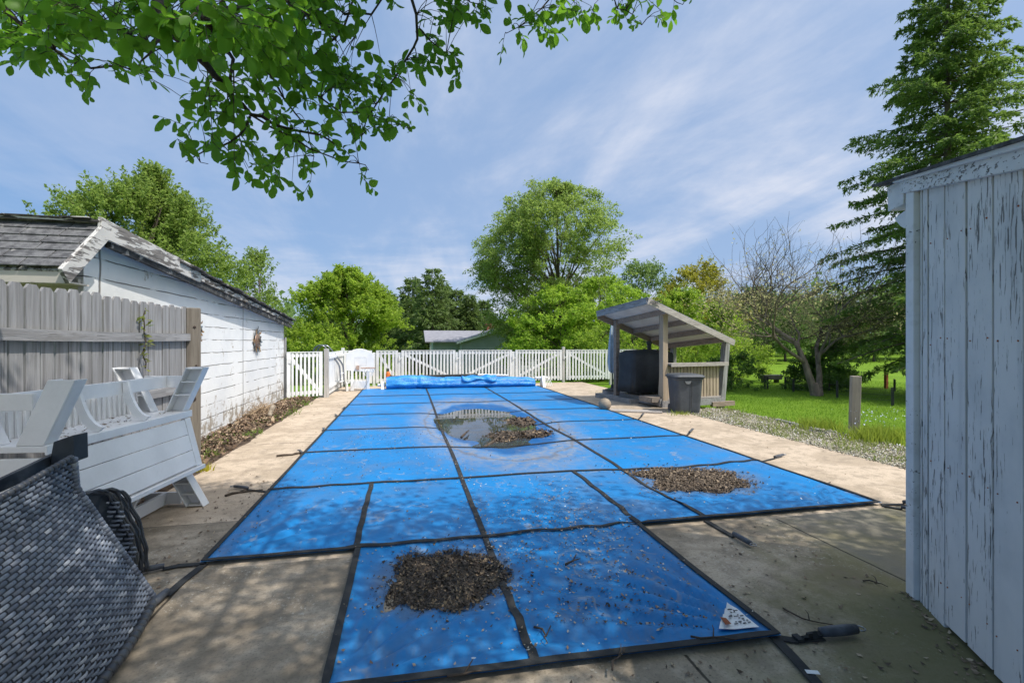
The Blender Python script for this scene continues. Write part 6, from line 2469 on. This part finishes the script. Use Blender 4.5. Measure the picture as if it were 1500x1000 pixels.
mb.prism([sp(-0.05, 0.052, ztop(0) + 0.070), sp(SL, 0.052, ztop(SL) + 0.080), sp(SL, 0.052, ztop(SL) + 0.125), sp(-0.05, 0.052, ztop(0) + 0.105)][::-1], sn * 0.03)
mb.prism([sp(-0.05, 0.0, ztop(0) + 0.080), sp(SL, 0.0, ztop(SL) + 0.080), sp(SL, 0.0, ztop(SL) + 0.12), sp(-0.05, 0.0, ztop(0) + 0.103)][::-1], sn * 0.05)
mb.build('crown_trim', SHEDT, shd, bevel=0.004)
mb = MB()
mb.prism([sp(-0.32, 0.10, ztop(-0.1) + 0.108), sp(SL, 0.10, ztop(SL) + 0.128), sp(SL, -2.8, ztop(SL) + 0.128), sp(-0.32, -2.8, ztop(-0.1) + 0.108)], (0, 0, 0.016))
mb.build('roof', TARM, shd)
mb = MB()
mb.prism([sp(-0.26, 0.03, ztop(0) - 0.055), sp(-0.042, 0.03, ztop(0) - 0.065), sp(-0.042, 0.03, ztop(0) + 0.10), sp(-0.27, 0.03, ztop(0) + 0.105)], -sn * 2.7)
mb.build('eave_box', SHEDT, shd, bevel=0.004)
mb = MB()
for t in (0.22, 0.33, 0.47, 0.62):
    z_ = ztop(t) + random.uniform(0.02, 0.06)
    mb.tube([sp(t, 0.056, z_), sp(t + random.uniform(0.03, 0.08), 0.066, z_ - 0.012)], 0.0022, 5)
mb.tube([sp(0.40, 0.086, ztop(0.4) + 0.11), sp(0.425, 0.09, ztop(0.4) + 0.10), sp(0.40, 0.09, ztop(0.4) + 0.085)], 0.0025, 5)
mb.build('nail', DARKM, fb)
# open end of the short eave gutter sticking out past the corner
mb = MB()
mb.prism([sp(-0.20, 0.02, 2.285), sp(-0.004, 0.02, 2.30), sp(-0.004, 0.02, 2.195), sp(-0.06, 0.02, 2.19), sp(-0.11, 0.02, 2.215)], -sn * 2.6)
mb.build('gutter', SHEDT, shd, bevel=0.004)

# ------------------------------------------------------------------ stacked white benches
BN = Vector((-2.17, 3.44, 0))
bu = (Vector((-1.98, 4.95, 0)) - BN).normalized()
bv = Vector((bu.y, -bu.x, 0))
BLn = 1.52


def bt_(u, v_, w_):
    return BN + bu * u + bv * v_ + HU * w_


def bquad(mb, pts, off):
    mb.prism([bt_(*p) for p in pts], bu * off)


def make_bench(name, label, w0, sg):
    """w0 = height of the seat plane; sg = +1 legs up (inverted), -1 legs down"""
    root = thing(name, label, 'bench', tuple(bt_(BLn / 2, -0.2, 0 if sg < 0 else w0)), 'stacked white resin benches')
    LH = 0.42 if sg > 0 else w0 - 0.005
    def W(h):
        return w0 + sg * h
    mb = MB()
    mb.prism([bt_(0, -0.42, w0 - 0.02), bt_(0, 0.02, w0 - 0.02), bt_(0, 0.02, w0 + 0.02), bt_(0, -0.42, w0 + 0.02)], bu * BLn)
    mb.prism([bt_(-0.005, 0.021, w0 - 0.035), bt_(-0.005, 0.036, w0 - 0.035), bt_(-0.005, 0.036, w0 + 0.025), bt_(-0.005, 0.021, w0 + 0.025)], bu * (BLn + 0.01))
    seat = mb.build('seat', RESIN, root, bevel=0.005)
    mb = MB()
    for k in range(24):
        u = 0.10 + (BLn - 0.2) * k / 23
        mb.prism([bt_(u, -0.385, W(0.021)), bt_(u, -0.365, W(0.021)), bt_(u, -0.375, W(0.20)), bt_(u, -0.385, W(0.20))], bu * 0.012)
    mb.prism([bt_(0.08, -0.40, W(0.021)), bt_(0.08, -0.388, W(0.021)), bt_(0.08, -0.388, W(0.21)), bt_(0.08, -0.40, W(0.21))], bu * (BLn - 0.16))
    mb.build('ribbed_apron', RESIN, seat)
    for u0, du in ((0.0, 1), (BLn, -1)):
        for vb, vt in ((-0.02, 0.17), (-0.38, -0.57)):
            sgn = 1 if vb > -0.2 else -1
            lw = 0.155
            def lv(h, k):      # outer (k=0) and inner (k=1) edge of the leg
                return vb + (vt - vb) * (h / LH) - sgn * lw * k + sgn * 0.02
            mb = MB()
            h0 = 0.022
            th = 0.014
            a = [(u0, lv(h0, 0), W(h0)), (u0, lv(LH, 0), W(LH)), (u0, lv(LH, 1), W(LH)), (u0, lv(h0, 1), W(h0))]
            mb.prism([bt_(*p) for p in a], bu * (du * th))
            for k in (0, 1):
                e0, e1 = (0, 0.012) if k == 0 else (-0.012, 0)
                q = [(u0 + du * th, lv(h0, k), W(h0)), (u0 + du * th, lv(LH, k), W(LH)), (u0 + du * 0.10, lv(LH, k), W(LH)), (u0 + du * 0.10, lv(h0, k), W(h0))]
                mb.prism([bt_(*p) for p in q], bv * (-sgn * 0.012 if k == 0 else sgn * 0.012))
            for h in (LH * 0.42, LH * 0.70, LH * 0.985):
                q = [(u0 + du * th, lv(h, 0) - sgn * 0.013, W(h)), (u0 + du * 0.095, lv(h, 0) - sgn * 0.013, W(h)), (u0 + du * 0.095, lv(h, 1) + sgn * 0.013, W(h)), (u0 + du * th, lv(h, 1) + sgn * 0.013, W(h))]
                mb.prism([bt_(*p) for p in q], HU * (-sg * 0.012))
            mb.build('leg', RESIN, root, bevel=0.003)
        mb = MB()
        mb.prism([bt_(u0 + du * 0.002, -0.36, W(0.235)), bt_(u0 + du * 0.002, -0.05, W(0.235)), bt_(u0 + du * 0.002, -0.05, W(0.34)), bt_(u0 + du * 0.002, -0.36, W(0.34))], bu * (du * 0.03))
        mb.build('crossbar', RESIN, root, bevel=0.003)
    mb = MB()
    mb.prism([bt_(0.034, -0.20, W(0.235)), bt_(0.034, -0.165, W(0.235)), bt_(0.034, -0.165, W(0.34)), bt_(0.034, -0.20, W(0.34))], bu * (BLn - 0.068))
    mb.build('stretcher', RESIN, root, bevel=0.003)
    for u in (0.44, 0.92):
        mb = MB()
        o_, i_ = [], []
        for k in range(9):
            t = k / 8 * math.pi / 2
            o_.append(bt_(u, -0.162 + 0.165 * (1 - math.cos(t)), W(0.335 - 0.31 * math.sin(t))))
            i_.append(bt_(u, -0.162 + 0.165 * (1 - math.cos(t)) + 0.035 * math.sin(t) + 0.04 * math.cos(t), W(0.335 - 0.31 * math.sin(t) + 0.03 * math.sin(t))))
        for k in range(8):
            mb.prism([o_[k], o_[k + 1], i_[k + 1], i_[k]], bu * 0.03)
        mb.build('brace', RESIN, root)
    return root


up_b = make_bench('resin_bench', 'white resin bench stacked upside down with its legs in the air', 0.845, 1)
lo_b = make_bench('resin_bench', 'white resin bench standing underneath the upturned bench', 0.355, -1)
mb = MB()
# three-board backrest hanging between the two seats
top, bot = (0.03, 0.80), (0.135, 0.385)
for k in range(3):
    f0, f1 = k / 3 + 0.006, (k + 1) / 3 - 0.006
    a = (top[0] + (bot[0] - top[0]) * f0, top[1] + (bot[1] - top[1]) * f0)
    b = (top[0] + (bot[0] - top[0]) * f1, top[1] + (bot[1] - top[1]) * f1)
    mb.prism([bt_(0.03, a[0], a[1]), bt_(0.03, b[0], b[1]), bt_(0.03, b[0] - 0.028, b[1] - 0.007), bt_(0.03, a[0] - 0.028, a[1] - 0.007)], bu * (BLn - 0.14))
mb.build('backrest', RESIN, lo_b, bevel=0.004)
mb = MB()
mb.prism([bt_(BLn - 0.105, top[0] + 0.002, top[1] + 0.005), bt_(BLn - 0.105, bot[0] + 0.002, bot[1] - 0.01), bt_(BLn - 0.105, bot[0] - 0.03, bot[1] - 0.016), bt_(BLn - 0.105, top[0] - 0.03, top[1])], bu * 0.085)
mb.prism([bt_(0.0, bot[0] + 0.02, bot[1] - 0.014), bt_(0.0, bot[0] + 0.02, bot[1] - 0.05), bt_(0.0, 0.036, bot[1] - 0.05), bt_(0.0, 0.036, bot[1] - 0.014)], bu * BLn)
mb.build('back_frame', RESIN, lo_b, bevel=0.004)
mb = MB()
mb.prism([bt_(-0.004, -0.42, 0.42), bt_(-0.004, 0.0, 0.42), bt_(-0.004, 0.02, 0.79), bt_(-0.004, -0.42, 0.79)], bu * 0.03)
mb.build('end_panel', RESIN, lo_b, bevel=0.004)
pts = []
g = np.random.default_rng(9)
for k in range(90):
    p = bt_(g.uniform(0.1, 1.4), g.uniform(-0.34, -0.05), 0.872)
    pts.append(tuple(p))
tag(flakes('bench_leaf_bits', pts, (0.012, 0.035), LITTER_B, 0.4, seed=5), 'dry leaf bits lying on the upturned bench', 'leaves', None, 'stuff')

# ------------------------------------------------------------------ wicker chair in the left foreground
def wicker_mat(name, a, b, c):
    m, nt, p, tc = shell(name)
    isl = nd(nt, 'ShaderNodeNewGeometry').outputs['Random Per Island']
    col = mixc(nt, ramp(nt, isl, 0.0, 0.8), a, b)
    col = mixc(nt, ramp(nt, isl, 0.88, 0.95), col, c)
    col = mixc(nt, mth(nt, 'MULTIPLY', ramp(nt, nz(nt, tc, 130, 3), 0.45, 0.7), 0.35), col, tuple(x * 0.5 for x in a))
    setin(nt, p, 'Base Color', col)
    p.inputs['Roughness'].default_value = 0.42
    bump(nt, p, nz(nt, tc, 300, 2), 0.15, 0.002)
    return m


WICK = wicker_mat('grey_resin_wicker', (0.085, 0.10, 0.135), (0.19, 0.22, 0.275), (0.36, 0.385, 0.43))
WICKD = wicker_mat('dark_resin_wicker', (0.03, 0.033, 0.04), (0.07, 0.075, 0.085), (0.12, 0.12, 0.12))
wc = thing('wicker_chair', 'grey woven wicker chair tipped in the left foreground corner', 'chair', (-1.5, 2.6, 0))
# panel as a patch between four boundary curves; s along the strands, t from the ground up
Bn0, Bn1 = Vector((-1.30, 1.75, 0.0)), Vector((-1.42, 3.11, 0.015))


def c_bot(s):
    p = Bn0.lerp(Bn1, s)
    bow = 0.12 * math.sin(math.pi * s)
    return p + Vector((0.55 * bow, 0, 0.25 * bow * (1 - s)))


KN = V(108, 716, 2.52)
TP = V(104, 672, 2.46)
TL = V(-260, 880, 1.40)


def c_right(t):
    if t < 0.84:
        return c_bot(1).lerp(KN, t / 0.84)
    return KN.lerp(TP, (t - 0.84) / 0.16)


def c_left(t):
    return c_bot(0).lerp(TL, t)


def panel(s, t):
    a = c_left(t).lerp(c_right(t), s)
    cb = c_bot(s) - c_bot(0).lerp(c_bot(1), s)
    return a + cb * (1 - t) + Vector((0.06, 0.0, 0.0)) * math.sin(math.pi * t) * math.sin(math.pi * s)


def pnorm(s, t):
    e_ = 0.01
    du = panel(min(1, s + e_), t) - panel(max(0, s - e_), t)
    dv = panel(s, min(1, t + e_)) - panel(s, max(0, t - e_))
    n_ = du.cross(dv).normalized()
    return n_ if n_.x > 0 else -n_


mb = MB()
for j in range(25):
    for i in range(25):
        p = panel(i / 24, j / 24) - pnorm(i / 24, j / 24) * 0.012
        mb.v.append(tuple(p))
for j in range(24):
    for i in range(24):
        a = j * 25 + i
        mb.f.append((a, a + 1, a + 26, a + 25))
back = mb.build('back_panel', WICKD, wc, smooth=True)
mb = MB()
rows = 48
cols = 21
for r_ in range(rows):
    t = (r_ + 0.5) / rows
    for k in range(-1, cols):
        s0 = (k + (0.0 if r_ % 2 == 0 else 0.5)) / cols
        s1 = s0 + 0.90 / cols
        s0, s1 = max(0.0, s0), min(1.0, s1)
        if s1 - s0 < 0.012:
            continue
        n_seg = 4
        pv_, ht = [], 0.40 / rows
        for i in range(n_seg + 1):
            f = i / n_seg
            s_ = s0 + (s1 - s0) * f
            lift = 0.011 * math.sin(math.pi * f) - 0.004
            nn_ = pnorm(s_, t)
            hh = ht * (0.86 + 0.14 * math.sin(math.pi * f))
            pv_.append((panel(s_, t - hh) + nn_ * lift, panel(s_, t) + nn_ * (lift + 0.0035), panel(s_, t + hh) + nn_ * lift))
        b = len(mb.v)
        for tr3 in pv_:
            mb.v += [tuple(p) for p in tr3]
        for i in range(n_seg):
            a = b + i * 3
            mb.f += [(a, a + 3, a + 4, a + 1), (a + 1, a + 4, a + 5, a + 2)]
mb.build('weave', WICK, back, smooth=True)


def wrapped(mb, pts, r, pitch=0.022):
    """pole wrapped in flat strands: a run of short barrels"""
    P = [Vector(p) for p in pts]
    for a, b in zip(P[:-1], P[1:]):
        L = (b - a).length
        n_ = max(1, int(L / pitch))
        for k in range(n_):
            p0, p1 = a.lerp(b, k / n_), a.lerp(b, (k + 0.94) / n_)
            mb.tube([p0, p0.lerp(p1, 0.25), p0.lerp(p1, 0.75), p1], [r * 0.86, r, r, r * 0.86], 9)


mb = MB()
wrapped(mb, [c_right(t) + Vector((0.005, 0.008, 0)) for t in (0, 0.25, 0.5, 0.75, 0.84, 0.92, 1.0)], 0.020)
mb.build('side_pole', WICK, wc, smooth=True)
mb = MB()
wrapped(mb, [c_bot(s) + Vector((0.008, 0, 0.018)) for s in np.linspace(0, 1, 14)], 0.024, 0.05)
mb.build('bottom_pole', WICKD, wc, smooth=True)
mb = MB()
wrapped(mb, [panel(s, 1.0) + Vector((0.004, 0, 0.006)) for s in np.linspace(0, 1, 10)], 0.015, 0.03)
mb.build('top_pole', WICKD, wc, smooth=True)
# dark leg block sticking up behind the top corner
mb = MB()
a0, a1, a2, a3 = V(78, 648, 2.56), V(107, 638, 2.56), V(108, 676, 2.56), V(70, 690, 2.56)
mb.prism([a0, a1, a2, a3], fw * 0.09)
a4, a5, a6 = V(0, 700, 2.35), V(-60, 722, 2.25), V(-60, 738, 2.25)
mb.prism([V(74, 668, 2.55), V(-40, 722, 2.2), V(-40, 740, 2.2), V(72, 690, 2.55)], fw * 0.06 - rt * 0.05)
mb.build('frame_block', NAVY, wc, bevel=0.004)
# curled arm
apx = [(112, 727, 2.72), (128, 722, 2.80), (150, 720, 2.88), (167, 723, 2.94), (176, 735, 2.97), (183, 752, 2.99), (196, 780, 3.02), (202, 810, 3.03), (203, 832, 3.03), (202, 846, 3.03)]
arm = [V(*p) for p in apx]
mb = MB()
inner = [p - rt * 0.02 - HU * 0.02 for p in arm]
low = [V(114, 745, 2.72), V(120, 760, 2.76), V(130, 775, 2.8), V(140, 790, 2.84), V(150, 802, 2.88), V(160, 815, 2.9), V(170, 826, 2.92), V(180, 838, 2.95), V(190, 846, 2.98), V(198, 850, 3.02)]
for k in range(len(inner) - 1):
    mb.prism([inner[k] + fw * 0.03, inner[k + 1] + fw * 0.03, low[k + 1] + fw * 0.03, low[k] + fw * 0.03], fw * 0.03)
ap = mb.build('arm', NAVY, wc)
mb = MB()
rim = [(a_[0], a_[1]) for a_ in apx]
for r_ in range(17):
    py = 737 + r_ * 6.6
    # right end follows the rim, left end disappears behind the chair back
    xr2 = 166
    for (x0_, y0_), (x1_, y1_) in zip(rim[3:-1], rim[4:]):
        if y0_ <= py <= y1_:
            xr2 = x0_ + (x1_ - x0_) * (py - y0_) / max(1e-6, y1_ - y0_)
    if py > 846:
        xr2 = 202
    xl2 = 106 + (py - 735) * 0.72
    x_ = xl2 - (9 if r_ % 2 else 0)
    while x_ < xr2 - 6:
        e_ = min(x_ + 15, xr2 - 2)
        pts_ = []
        for k in range(5):
            f = k / 4
            D_a = 2.93 - 0.010 * math.sin(math.pi * f)
            pts_.append(V(x_ + (e_ - x_) * f, py + random.uniform(-0.5, 0.5), D_a))
        mb.tube(pts_, 0.0075, 5)
        x_ += 19
mb.build('arm_front_weave', WICK, ap, smooth=True)
mb = MB()
for r_ in range(7):
    ph = random.uniform(0, 6)
    pts_ = []
    for k in range(len(arm) - 1):
        for f in (0, 0.33, 0.66):
            p = arm[k].lerp(arm[k + 1], f)
            j = k + f
            pts_.append(p + fw * (r_ * 0.012 - 0.03 + 0.004 * math.sin(j * 3 + ph)) + HU * (0.005 * math.sin(j * 5 + ph)) + rt * (0.007 * math.sin(j * 4.3 + ph) + 0.006 * r_ - 0.012))
    mb.tube(pts_, 0.0075, 5)
mb.build('arm_weave', WICKD, ap, smooth=True)
